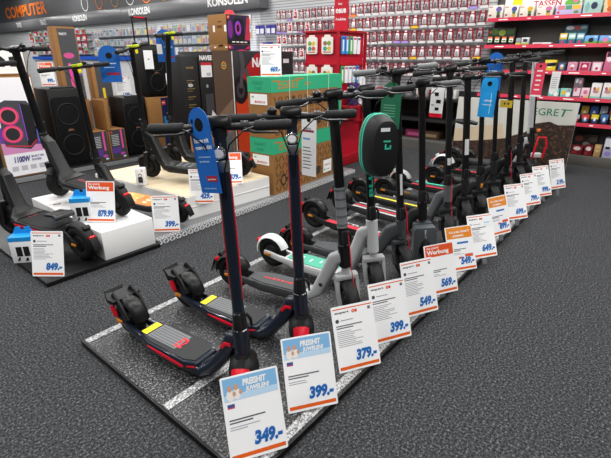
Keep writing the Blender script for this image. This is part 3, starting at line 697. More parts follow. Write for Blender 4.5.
# ------------------------------------------------------------------ cartons
KR = mat('#8f6538', .8, noise=.1, nscale=25); KRD = mat('#63401f', .8); GRN = mat('#2fa578', .6); GRND = mat('#238a63', .6); ORB = mat('#b9772f', .7)
def egret(label, z, h, gh, x0=3.06, y0=2.962, l=1.26, d=.30):
    e = empty('scooter_carton', label, 'carton', (x0, y0, z), FR(3.5), 'green topped scooter cartons')
    mb = MB(KR); mb.box((l/2, d/2, (h-gh)/2), (l, d, h-gh)); mb.build('carton', e, flat=True)
    mb = MB(GRN); mb.box((l/2, d/2, h-gh/2), (l+.003, d+.003, gh)); mb.box((l-.045, -.0005, h/2-.02), (.09, .003, h-.05)); g = mb.build('green_band', e, flat=True)
    mb = MB()
    # chevron weave printed on the kraft face
    for i in range(22):
        for j in range(5):
            x = .03 + i*.053; zz = .02 + j*.078
            if zz + .065 > h - gh or x > l - .13: continue
            s = 1 if (i + j) % 2 else -1
            mb.m(KRD); q = [(x, zz), (x+.019, zz), (x+.049, zz+.058), (x+.030, zz+.058)] if s > 0 else [(x+.049, zz), (x+.030, zz), (x, zz+.058), (x+.019, zz+.058)]
            shape(mb, KRD, q, XZ, -.0008)
    mb.build('woven_print', e, flat=True)
    mb = MB()   # printed scooter picture
    BK = mat('#3a2d20', .7)
    shape(mb, BK, ell(.16, .13, .05, .065), XZ, -.0016); shape(mb, KR, ell(.16, .13, .03, .04), XZ, -.0018)
    shape(mb, BK, ell(.80, .11, .05, .05), XZ, -.0016); shape(mb, BK, [(.2, .12), (.76, .13), (.76, .16), (.2, .15)], XZ, -.0016)
    if z > .5: shape(mb, BK, [(.33, .2), (.36, .2), (.36, .38), (.33, .38)], XZ, -.0016)
    mb.build('scooter_picture', e, flat=True)
    mb = MB(); ink(mb, ORB, 'EGRET', .10, h-gh*.80, .34, gh*.55, XZ, -.0025, bold=.01); rect(mb, ORB, .02, h-gh*.3, .10, .012, XZ, -.0025); rect(mb, ORB, .37, h-gh*.22, .14, .012, XZ, -.0025); ink(mb, ORB, 'ONE', .53, h-gh*.66, .1, gh*.22, XZ, -.0025)
    mb.build('lettering', g, flat=True)
    mb = MB()
    SX = lambda u, v, dd: (-.0025-dd, d-u, v)
    ink(mb, GRND, 'EGRET', .06, h-gh*.5, .15, .03, SX); ink(mb, GRND, 'ONE', .09, h-gh*.85, .09, .03, SX)
    rect(mb, mat('#eef0ef', .6), .03, h-gh-.115, .22, .10, SX); ink(mb, mat('#c03030', .6), 'BOSCH', .09, h-gh-.10, .13, .022, SX, .001, bold=.03); rect(mb, mat('#4fae55', .6), .05, h-gh-.05, .03, .012, SX, .001)
    ink(mb, KRD, 'EGRET', .06, .05, .14, .03, SX)
    if z < .5:
        rect(mb, mat('#eef0ef', .6), .9, .05, .17, .15, XZ, -.0026); ink(mb, mat('#c03030', .6), 'BOSCH', .93, .13, .12, .02, XZ, -.003, bold=.03); shape(mb, mat('#4fae55', .6), ell(.93, .085, .015, .012), XZ, -.003); rect(mb, INK, .955, .08, .08, .006, XZ, -.003)
    mb.build('side_print', e, flat=True)
    mb = MB(mat('#cfe0d6', .4))
    for x in (.28, .58, .98): mb.box((x, d/2, h/2), (.005, d+.006, h+.004))
    if z > .5: mb.build('strapping', e, flat=True)
egret('lower green topped kraft scooter carton standing on the chequer plate', .0405, .572, .155)
egret('upper green topped kraft scooter carton stacked on top of the other one', .6165, .572, .14)

NB = mat('#17171a', .4)
SK = 1.233
ZK = lambda v: max(.015, 1.365 + (v - 1.365)*SK - .041)
XK = lambda u, v, d: (u*SK, d, ZK(v))
def navee(label, x, y, w, d, h, front, side, z=.0):
    e = empty('scooter_carton', label, 'carton', (x, y, z), 0, 'dark scooter cartons')
    w *= SK; h = ZK(h); mb = MB(front); mb.box((w/2, d/2, h/2), (w, d, h), bev=.002); b = mb.build('carton', e); return e, b
# red and dark carton with a scooter picture
e, b = navee('red and black scooter carton with a large scooter picture behind the green cartons', 3.20*SK, 4.52, .98, .40, 1.425, mat('#1d1d20', .4), NB, z=.041)
mb = MB(); shape(mb, mat('#a81f22', .4), [(.04, .3), (.68, .3), (.68, 1.40), (.36, 1.40), (.04, 1.1)], XK, -.002); shape(mb, mat('#c9421f', .4), [(.04, .3), (.5, .3), (.5, 1.0), (.04, .9)], XK, -.0025)
shape(mb, mat('#2d2d30', .4), [(.70, .3), (.97, .3), (.97, 1.41), (.70, 1.41)], XK, -.002)
TYRE = mat('#121214', .5); FR_ = mat('#4a4a4e', .4)
shape(mb, TYRE, ell(.115, 1.03, .105, .145), XK, -.003); shape(mb, mat('#3b3b3f', .4), ell(.115, 1.03, .06, .085), XK, -.0034); shape(mb, TYRE, ell(.115, 1.03, .03, .04), XK, -.0038)
shape(mb, FR_, [(.10, 1.05), (.14, 1.05), (.19, 1.30), (.17, 1.41), (.11, 1.41), (.13, 1.28)], XK, -.004); shape(mb, FR_, [(.17, 1.24), (.22, 1.26), (.36, .95), (.34, .88)], XK, -.0042); shape(mb, TYRE, [(.20, 1.21), (.24, 1.21), (.38, .90), (.30, .85)], XK, -.0041)
ink(mb, WHITE, 'NAVEE', .30, 1.26, .36, .10, XK, -.005, bold=.04); ink(mb, mat('#e8d8d8', .5), 'N65', .48, 1.15, .16, .07, XK, -.005, bold=.03)
ink(mb, WHITE, '75', .22, .70, .07, .06, XK, -.005, bold=.03); rect(mb, mat('#dfe0e2', .3), .0, .0, .02, 1.42, XK, -.006); rect(mb, mat('#e4e4e6', .4), .80, 1.30, .10, .045, XK, -.006); rect(mb, mat('#cfcfd2', .3), .705, .3, .01, 1.11, XK, -.006)
mb.build('printed_front', b, flat=True)
e, b = navee('dark scooter carton with brown panel and white barcode label left of the red carton', 2.775*SK, 4.50, .42, .40, 1.415, mat('#151517', .4), NB, z=.041)
mb = MB(mat('#59493d', .35)); mb.box((.295*SK, -.001, .71), (.248*SK, .004, 1.38)); shape(mb, mat('#7a6654', .35), [(.20, .3), (.40, .3), (.40, .95), (.20, .8)], XK, -.0035)
shape(mb, mat('#b98a32', .4), ell(.31, 1.285, .034, .038), XK, -.004); shape(mb, mat('#3a3028', .4), ell(.31, 1.285, .018, .02), XK, -.0045); rect(mb, mat('#d9d9da', .4), .302, 1.279, .016, .012, XK, -.005)
ink(mb, WHITE, '70', .285, .68, .06, .065, XK, -.004, bold=.03); ink(mb, WHITE, 'km', .352, .70, .04, .025, XK, -.004); rect(mb, WHITE, .28, .64, .11, .005, XK, -.004)
ink(mb, WHITE, 'NAVEE', .012, 1.335, .15, .045, XK, -.004, bold=.04); rect(mb, mat('#e6e6e8', .4), .02, 1.18, .13, .115, XK, -.004); rect(mb, mat('#c02430', .4), .02, 1.29, .13, .025, XK, -.0045)
for i in range(6): rect(mb, INK, .085+i*.009, 1.19, .004, .03, XK, -.0048)
shape(mb, mat('#8e8f92', .4), ell(.08, 1.095, .014, .018), XK, -.004); rect(mb, mat('#3a3b40', .5), .05, .82, .10, .20, XK, -.004); shape(mb, mat('#d3d3d4', .5), [(.08, .70), (.17, .66), (.17, .80), (.12, .86), (.10, .78)], XK, -.005)
mb.build('printed_front', b, flat=True)
e, b = navee('narrow black scooter carton with small feature icons, leftmost of the dark cartons', 2.565*SK, 4.50, .195, .30, 1.372, mat('#131315', .45), NB, z=.041)
mb = MB(); 
for i in range(9): rect(mb, mat('#7a6a45', .5), .05, .55+i*.075, .09, .008, XK, -.003); rect(mb, mat('#7a6a45', .5), .05, .53+i*.075, .06, .005, XK, -.003)
ink(mb, mat('#a08a50', .5), 'NAVEE', .06, 1.26, .08, .02, XK, -.003); shape(mb, mat('#b9babc', .4), ell(.09, 1.11, .03, .016), XK, -.003)
mb.build('printed_front', b, flat=True)
# small cartons behind the 579 scooter
def carton(label, x, y, z, w, d, h, m, rz=0, group=None):
    e = empty('carton', label, 'carton', (x, y, z), rz, group); mb = MB(m); mb.box((w/2, d/2, h/2), (w, d, h), bev=.002); b = mb.build('box', e); return e
e = carton('small kraft carton with a dark hand hole beside the pale pedestal', 3.06, 4.18, .041, .23, .16, .45, KR, FR(-8)); mb = MB(); shape(mb, mat('#2a1c10', .8), ell(.10, .33, .035, .016), XZ, -.002); rect(mb, KRD, .05, .31, .1, .006, XZ, -.002); mb.build('hand_hole', e, flat=True)
e = carton('small grey carton with a red lid flap beside the kraft carton', 3.31, 4.12, .041, .22, .16, .48, mat('#55575a', .5), FR(-8)); mb = MB(mat('#c22030', .4)); mb.box((.12, .06, .486), (.12, .12, .012)); mb.build('lid', e, flat=True)
mb = MB(); [rect(mb, mat('#a9abad', .5), .03, .1+i*.04, .12, .008, XZ, -.002) for i in range(5)]; mb.build('print', e, flat=True)
# speaker cartons stacked on the dark cartons
def jblbox(label, x, y, z, w, d, h, full):
    e = empty('speaker_carton', label, 'carton', (x, y, z), 0, 'speaker cartons on the dark cartons')
    mb = MB(KR); mb.box((w/2, d/2, h/2), (w, d, h), bev=.002); b = mb.build('carton', e)
    mb = MB()
    rect(mb, mat('#2b2a45', .35), .004, .004, w-.008, h-.008, XZ, -.002); shape(mb, mat('#c2344e', .35), [(w-.10, .02), (w-.01, .02), (w-.01, h-.02), (w-.05, h-.02)], XZ, -.0025); shape(mb, mat('#7a2f8e', .35), ell(.06, h*.5, .04, h*.3), XZ, -.0025)
    if full:
        shape(mb, mat('#15151a', .4), rrect(.17, h*.72, .03, x0=w*.52, y0=h*.52), XZ, -.003); shape(mb, mat('#7b3fd0', .4), ell(w*.48, h*.55, .055, .085), XZ, -.0035); shape(mb, mat('#d03a9a', .4), ell(w*.48, h*.55, .04, .065), XZ, -.0038); shape(mb, mat('#181820', .4), ell(w*.48, h*.55, .028, .046), XZ, -.004)
        rect(mb, mat('#18181c', .4), .004, .004, w-.008, h*.14, XZ, -.0045)
        for i in range(4): rect(mb, WHITE, .08+i*.07, .02, .05, .014, XZ, -.005)
    else: shape(mb, mat('#d03a6a', .4), ell(w*.6, h-.09, .09, .03), XZ, -.003)
    rect(mb, mat('#d23a22', .4), .012, h-.055, .042, .042, XZ, -.005); ink(mb, WHITE, 'JBL', .017, h-.042, .032, .015, XZ, -.0055)
    SXX = lambda u, v, dd: (-.002-dd, d-u, v)
    for xx in (.10, .32): rect(mb, mat('#e8e6e0', .6), xx, h*.42, .04, h*.22, SXX)
    rect(mb, KRD, .18, h*.55, .10, .03, SXX); rect(mb, INK, .2, h*.74, .08, .012, SXX)
    mb.build('printed_front', b, flat=True)
jblbox('lower speaker carton on the dark cartons, mostly hidden by the red carton', 3.93, 4.55, 1.442, .40, .36, .075, False)
jblbox('upper speaker carton with a picture of a glowing speaker, topmost of the stack', 3.93, 4.55, 1.518, .40, .36, .345, True)
mb = MB(mat('#b01c2a', .5)); mb.lathe([(.001, .07), (.05, .06), (.075, .0), (.001, 0)], (4.15, 4.73, 1.864), (0, 0, 1), 16); tag(mb.build('red_dome'), 'small red dome shaped item on top of the upper speaker carton', 'ornament')
# ------------------------------------------------------------------ speaker row at the back left
mb = MB(mat('#26272a', .5)); mb.box((2.75, 6.03, .03), (3.0, .78, .06)); mb.m(mat('#a9abad', .35, metal=.6)); mb.box((2.75, 5.635, .035), (3.0, .012, .05))
tag(mb.build('speaker_plinth', flat=True), 'low dark plinth with a metal front edge under the row of speakers', 'plinth')
YB = 5.7
def speaker(label, x, y, z, w, d, h, handle=False):
    e = empty('party_speaker', label, 'speaker', (x, y, z), 0, 'black party speakers')
    mb = MB(mat('#0d0d0e', .55)); mb.box((w/2, d/2, h/2+.01), (w, d, h-.02), bev=.03); mb.box((w/2, d/2, .012), (w*.9, d*.9, .024)); b = mb.build('cabinet', e)
    mb = MB(mat('#09090a', .8, spec=.15)); mb.prism(rrect(w*.88, h*.84, .05, x0=w/2, y0=h*.47), XZ, -.012, .01, bev=.006); mb.build('grille', e)
    mb = MB(mat('#1d1d1f', .6))
    for zz in (.68, .29): mb = MB(mat('#141415', .6)); mb.torus((w/2, -.010, h*zz), (0, 1, 0), w*.32, .008, n=30, k=8); mb.build('woofer_ring', e)
    mb = MB(); ink(mb, mat('#8a5f4a', .4), 'JBL', w*.40, h*.465, w*.2, h*.03, XZ, -.0135, bold=.03); mb.build('logo', b, flat=True)
    mb = MB(mat('#2a2a2c', .4)); mb.box((w/2, .03, h+.003), (w*.7, .05, .02), bev=.006); mb.build('control_panel', e)
    if handle:
        mb = MB(BLACK)
        for s in (.2, .8): mb.cyl((w*s, d*.8, h-.02), (w*s, d*.8, h+.36), .011)
        mb.sweep([(w*.17, d*.8, h+.36), (w*.83, d*.8, h+.36)], .016, n=12); mb.m(RED); mb.box((w*.5, d*.8-.014, h+.362), (w*.45, .008, .015)); mb.build('pull_handle', e)
    return e
# big speaker carton with printed speaker
e = empty('speaker_carton', 'large white speaker carton with a printed ring lit speaker and the number 1100W', 'carton', (1.52, 5.7, .062), 0, 'large cartons in the speaker row')
mb = MB(KR); mb.box((.235, .2, .555), (.47, .4, 1.11), bev=.003); b = mb.build('carton', e)
mb = MB(); rect(mb, mat('#eceaee', .4), .012, .015, .446, 1.08, XZ, -.002)
shape(mb, mat('#6a3f9a', .4), [(.012, .30), (.458, .30), (.458, .70), (.40, .82), (.10, .60), (.012, .55)], XZ, -.0025); shape(mb, mat('#5a70c8', .4), [(.40, .38), (.458, .38), (.458, .80), (.40, .74)], XZ, -.0028); shape(mb, mat('#d08ab8', .4), [(.012, .27), (.458, .27), (.458, .34), (.25, .36), (.012, .40)], XZ, -.0029)
shape(mb, mat('#45464c', .4), [(.05, .36), (.30, .30), (.395, .38), (.40, .78), (.36, .84), (.15, .86), (.06, .82)], XZ, -.0032); shape(mb, mat('#1c1c20', .4), [(.28, .31), (.392, .39), (.396, .78), (.29, .82)], XZ, -.0036)
for zz in (.69, .49):
    shape(mb, mat('#d8308a', .4), ell(.15, zz, .105, .10), XZ, -.004); shape(mb, mat('#e8556a', .4), ell(.15, zz, .092, .088), XZ, -.0044); shape(mb, mat('#2a2a30', .4), ell(.15, zz, .072, .07), XZ, -.0048)
shape(mb, mat('#8a4ad0', .4), [(.282, .40), (.29, .40), (.29, .81), (.282, .81)], XZ, -.005); shape(mb, mat('#d8304a', .4), [(.05, .365), (.30, .325), (.39, .40), (.39, .41), (.30, .337), (.05, .378)], XZ, -.005)
ink(mb, mat('#35347a', .4), '1100W', .10, .165, .17, .07, XZ, -.005, bold=.04, shear=.15); ink(mb, mat('#35347a', .4), 'BUILT-IN', .285, .205, .13, .025, XZ, -.005, bold=.02); ink(mb, mat('#35347a', .4), 'POWER', .285, .165, .10, .025, XZ, -.005, bold=.02)
for i in range(4): rect(mb, mat('#b9b8c0', .5), .06+i*.095, .075, .065, .05, XZ, -.005)
ink(mb, mat('#c23030', .4), 'JBL', .395, .98, .05, .05, XZ, -.005, bold=.03)
mb.build('printed_front', b, flat=True)
e = empty('speaker_carton', 'small white carton with printed black speakers on top of the large 1100W carton', 'carton', (1.18, 5.74, 1.175), 0)
mb = MB(KR); mb.box((.40, .14, .14), (.80, .28, .28), bev=.003); b = mb.build('carton', e)
mb = MB(); rect(mb, mat('#ecebe8', .4), .01, .02, .78, .25, XZ, -.002)
for i in range(5): shape(mb, mat('#26272b', .4), [(.06+i*.145, .09), (.15+i*.145, .09), (.17+i*.145, .16), (.13+i*.145, .20), (.06+i*.145, .19)], XZ, -.003)
mb.build('printed_front', b, flat=True)
speaker('tall black party speaker second from the left in the speaker row', 2.12, 5.72, .062, .39, .40, .96)
speaker('black party speaker standing low between the tall lamp cartons and the speaker carton', 3.05, 5.75, .062, .36, .38, .80)
e = empty('speaker_carton', 'kraft and dark blue speaker carton under the trolley speaker', 'carton', (3.40, 5.7, .062), 0, 'large cartons in the speaker row')
mb = MB(KR); mb.box((.36, .2, .385), (.72, .4, .77), bev=.003); b = mb.build('carton', e)
mb = MB(); rect(mb, mat('#20264e', .35), .21, .01, .50, .75, XZ, -.002); rect(mb, mat('#d23a22', .4), .22, .66, .06, .06, XZ, -.003); ink(mb, WHITE, 'JBL', .228, .68, .045, .02, XZ, -.0035); shape(mb, mat('#2f7fc0', .4), [(.23, .2), (.30, .2), (.30, .5), (.23, .5)], XZ, -.003); shape(mb, mat('#cfd2d6', .4), rrect(.12, .34, .03, x0=.42, y0=.40), XZ, -.003); shape(mb, mat('#e0884a', .4), ell(.42, .45, .04, .06), XZ, -.0035); shape(mb, mat('#a02a5e', .4), [(.56, .1), (.68, .1), (.68, .7), (.56, .72)], XZ, -.003)
mb.build('printed_front', b, flat=True)
speaker('black trolley speaker with raised pull handle on top of the blue speaker carton', 3.44, 5.74, .833, .36, .34, .68, True)
# tall lamp cartons
def lampbox(label, x, y, w, d, h, pat):
    e = empty('lamp_carton', label, 'carton', (x, y, .062), FR(-6), 'tall light cartons in the speaker row')
    mb = MB(KR); mb.box((w/2, d/2, h/2), (w, d, h), bev=.002); b = mb.build('carton', e)
    mb = MB(); u = .05; rect(mb, mat('#47484b', .4), u, .01, w-u-.01, h-.03, XZ, -.002); cx = u + .06
    if pat == 0:
        shape(mb, mat('#c8508a', .4), ell(cx+.03, h-.34, .065, .035), XZ, -.003); cols = ('#e0409a', '#e0508a', '#e8703a', '#e87a2a')
        ink(mb, WHITE, 'PARTY', u+.02, h-.10, .09, .03, XZ, -.003, bold=.02); ink(mb, mat('#9a6ad0', .4), 'DISCO', u+.10, h-.58, .12, .06, XZ, -.003, bold=.02)
    else: cols = ('#e8c02a', '#e8902a', '#e0603a', '#d8408a')
    z0, z1 = h*.30, h*.74
    for i, c in enumerate(cols):
        a = z1 - (z1-z0)*i/4; rect(mb, mat(c, .4), cx, a-(z1-z0)/4, .035, (z1-z0)/4, XZ, -.003)
    rect(mb, mat('#5a3a8a', .4), u+.02, h*.17, w-u-.05, .09, XZ, -.003); shape(mb, mat('#b04a9a', .4), ell(u+.13, h*.10, .05, .025), XZ, -.0035)
    rect(mb, mat('#d23a22', .4), u+.015, h*.48, .025, .025, XZ, -.004)
    for i in range(7): rect(mb, mat('#b9b9bc', .5), w-.12, h*.52-i*.03-(.0 if pat else 0), .09, .012, XZ, -.004)
    mb.build('printed_front', b, flat=True)
lampbox('tall light carton with a pink lamp picture, tallest in the speaker row', 2.52, 6.2, .27, .2, 1.66, 0)
lampbox('shorter light carton with a yellow to pink stripe, right of the tallest one', 2.92, 6.2, .25, .2, 1.22, 1)
def lowbox(label, x):
    e = empty('lamp_carton', label, 'carton', (x, 5.72, .062), 0, 'kraft light cartons in the speaker row')
    mb = MB(KR); mb.box((.115, .17, .20), (.23, .34, .40), bev=.002); mb.box((.02, .17, .58), (.04, .34, .40)); mb.box((.12, .33, .58), (.2, .02, .40)); b = mb.build('carton', e)
    mb = MB(); rect(mb, mat('#3f4043', .4), .012, .01, .21, .385, XZ, -.002); rect(mb, mat('#d23a22', .4), .025, .35, .025, .025, XZ, -.003)
    for i in range(7): rect(mb, mat('#b9b9bc', .5), .03, .32-i*.022, .10, .009, XZ, -.003)
    rect(mb, mat('#e0509a', .4), .16, .14, .025, .25, XZ, -.003); rect(mb, mat('#5a3a8a', .4), .02, .08, .12, .08, XZ, -.003); shape(mb, mat('#b04a9a', .4), ell(.16, .07, .035, .02), XZ, -.0035); rect(mb, mat('#d8d8da', .5), .16, .02, .04, .02, XZ, -.003)
    mb.build('printed_front', b, flat=True)
lowbox('open kraft light carton beside the tall speaker', 2.53)
lowbox('open kraft light carton beside the low speaker', 2.78)
# plain white price posters above the speakers
for (lb, a, bq, Y, ptxt, kd) in (('white price card above the tall speaker, left of the tall light carton', (41, 62), (58, 86), 6.22, '999.-', 'werbung'), ('white price card reading 1199 above the low speaker', (117, 76), (134, 99), 6.22, '1199.-', 'plain'), ('white price card beside the trolley speaker', (168, 73), (185, 96), 5.62, '799.-', 'plain')):
    p = W((a[0]+bq[0])/2, bq[1], 'Y', Y); q = W((a[0]+bq[0])/2, a[1], 'Y', Y)
    wd = abs(W(bq[0], bq[1], 'Y', Y).x - W(a[0], bq[1], 'Y', Y).x)*.8
    o = card(lb, p.x, p.y, p.z, FR(-115), FR(6), ptxt, kd, w=wd, h=q.z-p.z, group='price cards in the speaker row', stand=False)
    mb = MB(ALU); mb.cyl((0, .012, -p.z+.06), (0, .012, .05), .006); mb.build('stand_rod', o)
# ------------------------------------------------------------------ goods on the back wall
ORD = ['first', 'second', 'third', 'fourth', 'fifth', 'sixth', 'seventh', 'eighth', 'ninth', 'tenth', 'eleventh', 'twelfth', 'thirteenth', 'fourteenth', 'fifteenth', 'sixteenth', 'seventeenth', 'eighteenth', 'nineteenth', 'twentieth',
       'twenty-first', 'twenty-second', 'twenty-third', 'twenty-fourth', 'twenty-fifth', 'twenty-sixth', 'twenty-seventh', 'twenty-eighth', 'twenty-ninth', 'thirtieth', 'thirty-first', 'thirty-second', 'thirty-third']
ROWN = ['top', 'second', 'third', 'fourth', 'lowest']
G0 = lambda u, v, d: (-d, -u, v)          # local print plane facing -x, d towards the shop
def proto_pack(backc, midc, botc, acc):
    """hanging blister pack, hook hole at origin, facing -x"""
    mb = MB(backc); mb.prism([(-.042, .0), (.042, .0), (.052, -.03), (.062, -.175), (-.062, -.175), (-.052, -.03)], G0, -.002, .001)
    back_ = ('backing_card', mb)
    m2 = MB(midc); rows = []
    for (v, hw, d) in ((-.045, .024, .001), (-.055, .030, .016), (-.10, .034, .022), (-.145, .040, .018), (-.150, .040, .001)):
        rows.append([V(G0(-hw, v, 0)), V(G0(-hw*.8, v, d)), V(G0(hw*.8, v, d)), V(G0(hw, v, 0))])
    m2.ring(rows)
    m2.m(acc); m2.add([G0(-.014, -.075, .0235), G0(.014, -.075, .0235), G0(.016, -.125, .0245), G0(-.016, -.125, .0245)], [(0, 1, 2, 3)], False)
    m3 = MB(botc); m3.prism([(-.050, -.160), (.050, -.160), (.062, -.195), (-.062, -.195)], G0, -.002, .018)
    m3.m(midc); m3.prism([(-.02, -.004), (.02, -.004), (.02, -.03), (-.02, -.03)], G0, .001, .003)
    return [back_, ('blister', m2), ('bottom_flap', m3)]
DR = mat('#861024', .45); PW = mat('#cfcece', .35); PG = mat('#a3a0a2', .3); PB = mat('#5c5d62', .35)
KINDS = [('dark red pack with white flap', DR, PG, PW, PB), ('pale dark red pack with white flap', DR, PW, PW, mat('#8f8f94', .4)), ('dark red pack with a yellow flap', DR, PW, mat('#e2b21f', .4), mat('#c9cacc', .4)),
         ('dark red pack with blue flap', DR, PW, mat('#3f6cc0', .4), mat('#c9cacc', .4)), ('dark red pack with an orange flap', DR, PW, mat('#e07a2a', .4), mat('#d9d2c8', .4)),
         ('dark red pack with lilac flap', DR, PW, mat('#a08ad0', .4), mat('#8f8f94', .4)), ('dark red pack with grey blister', mat('#7a1226', .45), mat('#8d8d92', .3), PW, mat('#3c3c42', .35)), ('white pack with red header', mat('#e0dede', .4), mat('#c2202f', .4), PW, PW)]
PROTO = {}
def place_pack(ki, loc, label, group):
    nm, *c = KINDS[ki]
    if ki not in PROTO:
        e = empty('hanging_pack'); PROTO[ki] = (e, [mb.build(n, e, flat=True) for n, mb in proto_pack(*c)]); r = e
    else:
        src, ch = PROTO[ki]; r = src.copy(); COL.objects.link(r)
        for k in ch:
            q = k.copy(); COL.objects.link(q); q.parent = r
    r.location = loc; tag(r, label, 'blister pack', group); return r
rs = random.Random(3)
ROWZ = [2.205, 1.985, 1.768, 1.525, 1.275]
spec = {(0, 5): 4, (1, 5): 2, (1, 13): 2, (2, 6): 3, (2, 11): 5, (2, 12): 5, (3, 4): 4, (3, 13): 2, (0, 19): 5, (3, 20): 2, (4, 5): 2, (3, 21): 2}
nrail = 0
for ri, z in enumerate(ROWZ):
    n = 0; y = 6.42; items = []
    while y > 2.40:
        items.append(y); y -= rs.uniform(.142, .154)
    for k, y in enumerate(items):
        kx = spec.get((ri, k - 7))
        if kx is None:
            kx = rs.choice([0, 0, 1, 1, 6, 0]) if y < 5.6 else rs.choice([1, 7, 7, 1, 5 if ri < 2 else 1])
        nm = KINDS[kx][0]
        place_pack(kx, (6.905, y, z + rs.uniform(-.006, .006)), '%s, %s from left, %s row of red packs' % (nm, ORD[k], ROWN[ri]), 'blister packs on the %s hook row' % ROWN[ri])
    nrail += 1
    mb = MB(mat('#8f9193', .35, metal=.6)); mb.box((7.168, 4.42, z+.004), (.012, 4.15, .02))
    for y in items: mb.box((7.03, y, z-.004), (.27, .005, .005))
    o = mb.build('trim_%d' % (10 + ri), flat=True); struct(o)
# purple packs and sundries right of the games
def wallbox(name, label, cat, group, y, z, w, h, cm, dm, X=6.93, d=.03):
    e = empty(name, label, cat, (X, y, z), 0, group)
    mb = MB(cm); mb.box((d/2, 0, h/2), (d, w, h)); b = mb.build('case', e, flat=True)
    mb = MB(); rect(mb, dm[0], -w*.42, h*.08, w*.84, h*.55, G0, .001); rect(mb, dm[1], -w*.42, h*.68, w*.84, h*.22, G0, .001); mb.build('cover', e, flat=True); return e
PUR = mat('#3d3590', .4)
for i, (y, z) in enumerate(((7.05, 1.80), (6.92, 1.80), (6.74, 1.80), (6.60, 1.80), (6.85, 1.48), (6.70, 1.48))):
    wallbox('hanging_pack', 'purple and white hanging pack, %s of the purple packs from the left' % ORD[i], 'blister pack', 'purple packs on the slat wall', y, z, .12, .17, PUR, (mat('#d8d8e0', .4), PUR))
for i, (y, z) in enumerate(((7.30, 1.98), (7.30, 1.72), (7.55, 1.98))):
    wallbox('hanging_pack', 'pale hanging pack with an orange picture, %s left of the purple packs' % ORD[i], 'blister pack', 'pale packs left of the purple ones', y, z, .12, .2, mat('#c9cdd2', .4), (mat('#e07a3a', .4), mat('#d9dce0', .4)))
COV = [mat(c, .4) for c in ('#97a4bc', '#c8b88a', '#a87a7a', '#7f968a', '#b8babf', '#d8c060', '#6f7c9a', '#c07a7a', '#d4d4d8', '#8a8a92')]
GC = [mat('#c9ccd2', .3), mat('#a8b0bc', .3), mat('#bcbec2', .3)]
gp = {}
def place_case(v, loc, label, group):
    if v not in gp:
        r = wallbox('hanging_game_case', None, None, None, 0, 0, .135, .175, GC[v % 3], (COV[v], COV[(v*3+4) % 10])); gp[v] = (r, list(r.children))
    else:
        src, ch = gp[v]; r = src.copy(); COL.objects.link(r)
        for k in ch: q = k.copy(); COL.objects.link(q); q.parent = r
    r.location = loc; tag(r, label, 'game case', group)
for ri, z in enumerate((1.925, 1.665, 1.42)):
    y = 14.2; k = 0
    while y > 8.6 and k < 33:
        if not (10.55 < y < 10.8): 
            place_case(rs.randrange(10), (6.93, y, z), 'small game case, %s from left in the %s row of game cases' % (ORD[k], ('top', 'middle', 'bottom')[ri]), 'game cases on the %s hook row' % ('top', 'middle', 'bottom')[ri]); k += 1
        y -= .185
    mb = MB(mat('#a5a7aa', .4)); mb.box((7.06, 11.4, z-.008), (.24, 5.9, .012)); struct(mb.build('trim_%d' % (20+ri), flat=True))
IR = [mat('#b8202c', .4), mat('#c9cac8', .4), mat('#8aa886', .4), mat('#9a2a3a', .4), mat('#b9bcc2', .4)]
ip = {}
for ri, z in enumerate((2.06, 1.86, 1.66, 1.46)):
    for k in range(10):
        y = 19.0 - k*.46 if k < 8 else 15.2 - (k-8)*.4
        v = rs.randrange(5)
        if v not in ip:
            r = wallbox('hanging_ink_pack', None, None, None, 0, 0, .24, .16, IR[v], (IR[(v+1) % 5], IR[v])); ip[v] = (r, list(r.children))
        else:
            src, ch = ip[v]; r = src.copy(); COL.objects.link(r)
            for c_ in ch: q = c_.copy(); COL.objects.link(q); q.parent = r
        r.location = (6.93, y, z); tag(r, 'small printer ink pack, %s from left in row %s of ink packs' % (ORD[k], ('one', 'two', 'three', 'four')[ri]), 'ink pack', 'printer ink packs far left')
    mb = MB(mat('#c5c7c9', .4)); mb.box((7.06, 17, z-.008), (.24, 4.6, .012)); struct(mb.build('trim_%d' % (30+ri), flat=True))

# ------------------------------------------------------------------ red display tower
TX, TY = 4.55, 3.27
RD = mat('#b3142a', .4); RD2 = mat('#96101f', .4)
tw = empty('display_tower', 'red square display tower with hanging packs and a tall red header sign', 'display stand', (TX, TY, 0))
mb = MB(RD2); mb.box((.3, .27, .07), (.66, .60, .14), bev=.01); mb.build('base', tw)
mb = MB(RD); mb.box((.3, .27, .90), (.56, .50, 1.52)); mb.build('column', tw, flat=True)
mb = MB(mat('#a81426', .4)); mb.box((.3, .27, 1.655), (.62, .56, .02))
for zz in (1.28, .92, .56): mb.box((.3, .27, zz), (.60, .54, .025))
for x in (.0, .6): mb.box((x, -.0, .9), (.03, .03, 1.5))
mb.build('trim_rails', tw, flat=True)
mb = MB(RD); mb.box((.22, .12, 1.86), (.02, .20, .42)); h = mb.build('header_sign', tw, flat=True)
mb = MB(); f = lambda u, v, d: (.208-d, .12-u, v); ink(mb, WHITE, 'neue', -.075, 1.86, .15, .05, f, .001, bold=.03); ink(mb, WHITE, 'hier', -.04, 1.95, .06, .025, f, .001); ink(mb, WHITE, 'Produkte', -.075, 1.78, .15, .03, f, .001); mb.build('lettering', h, flat=True)
k = 0
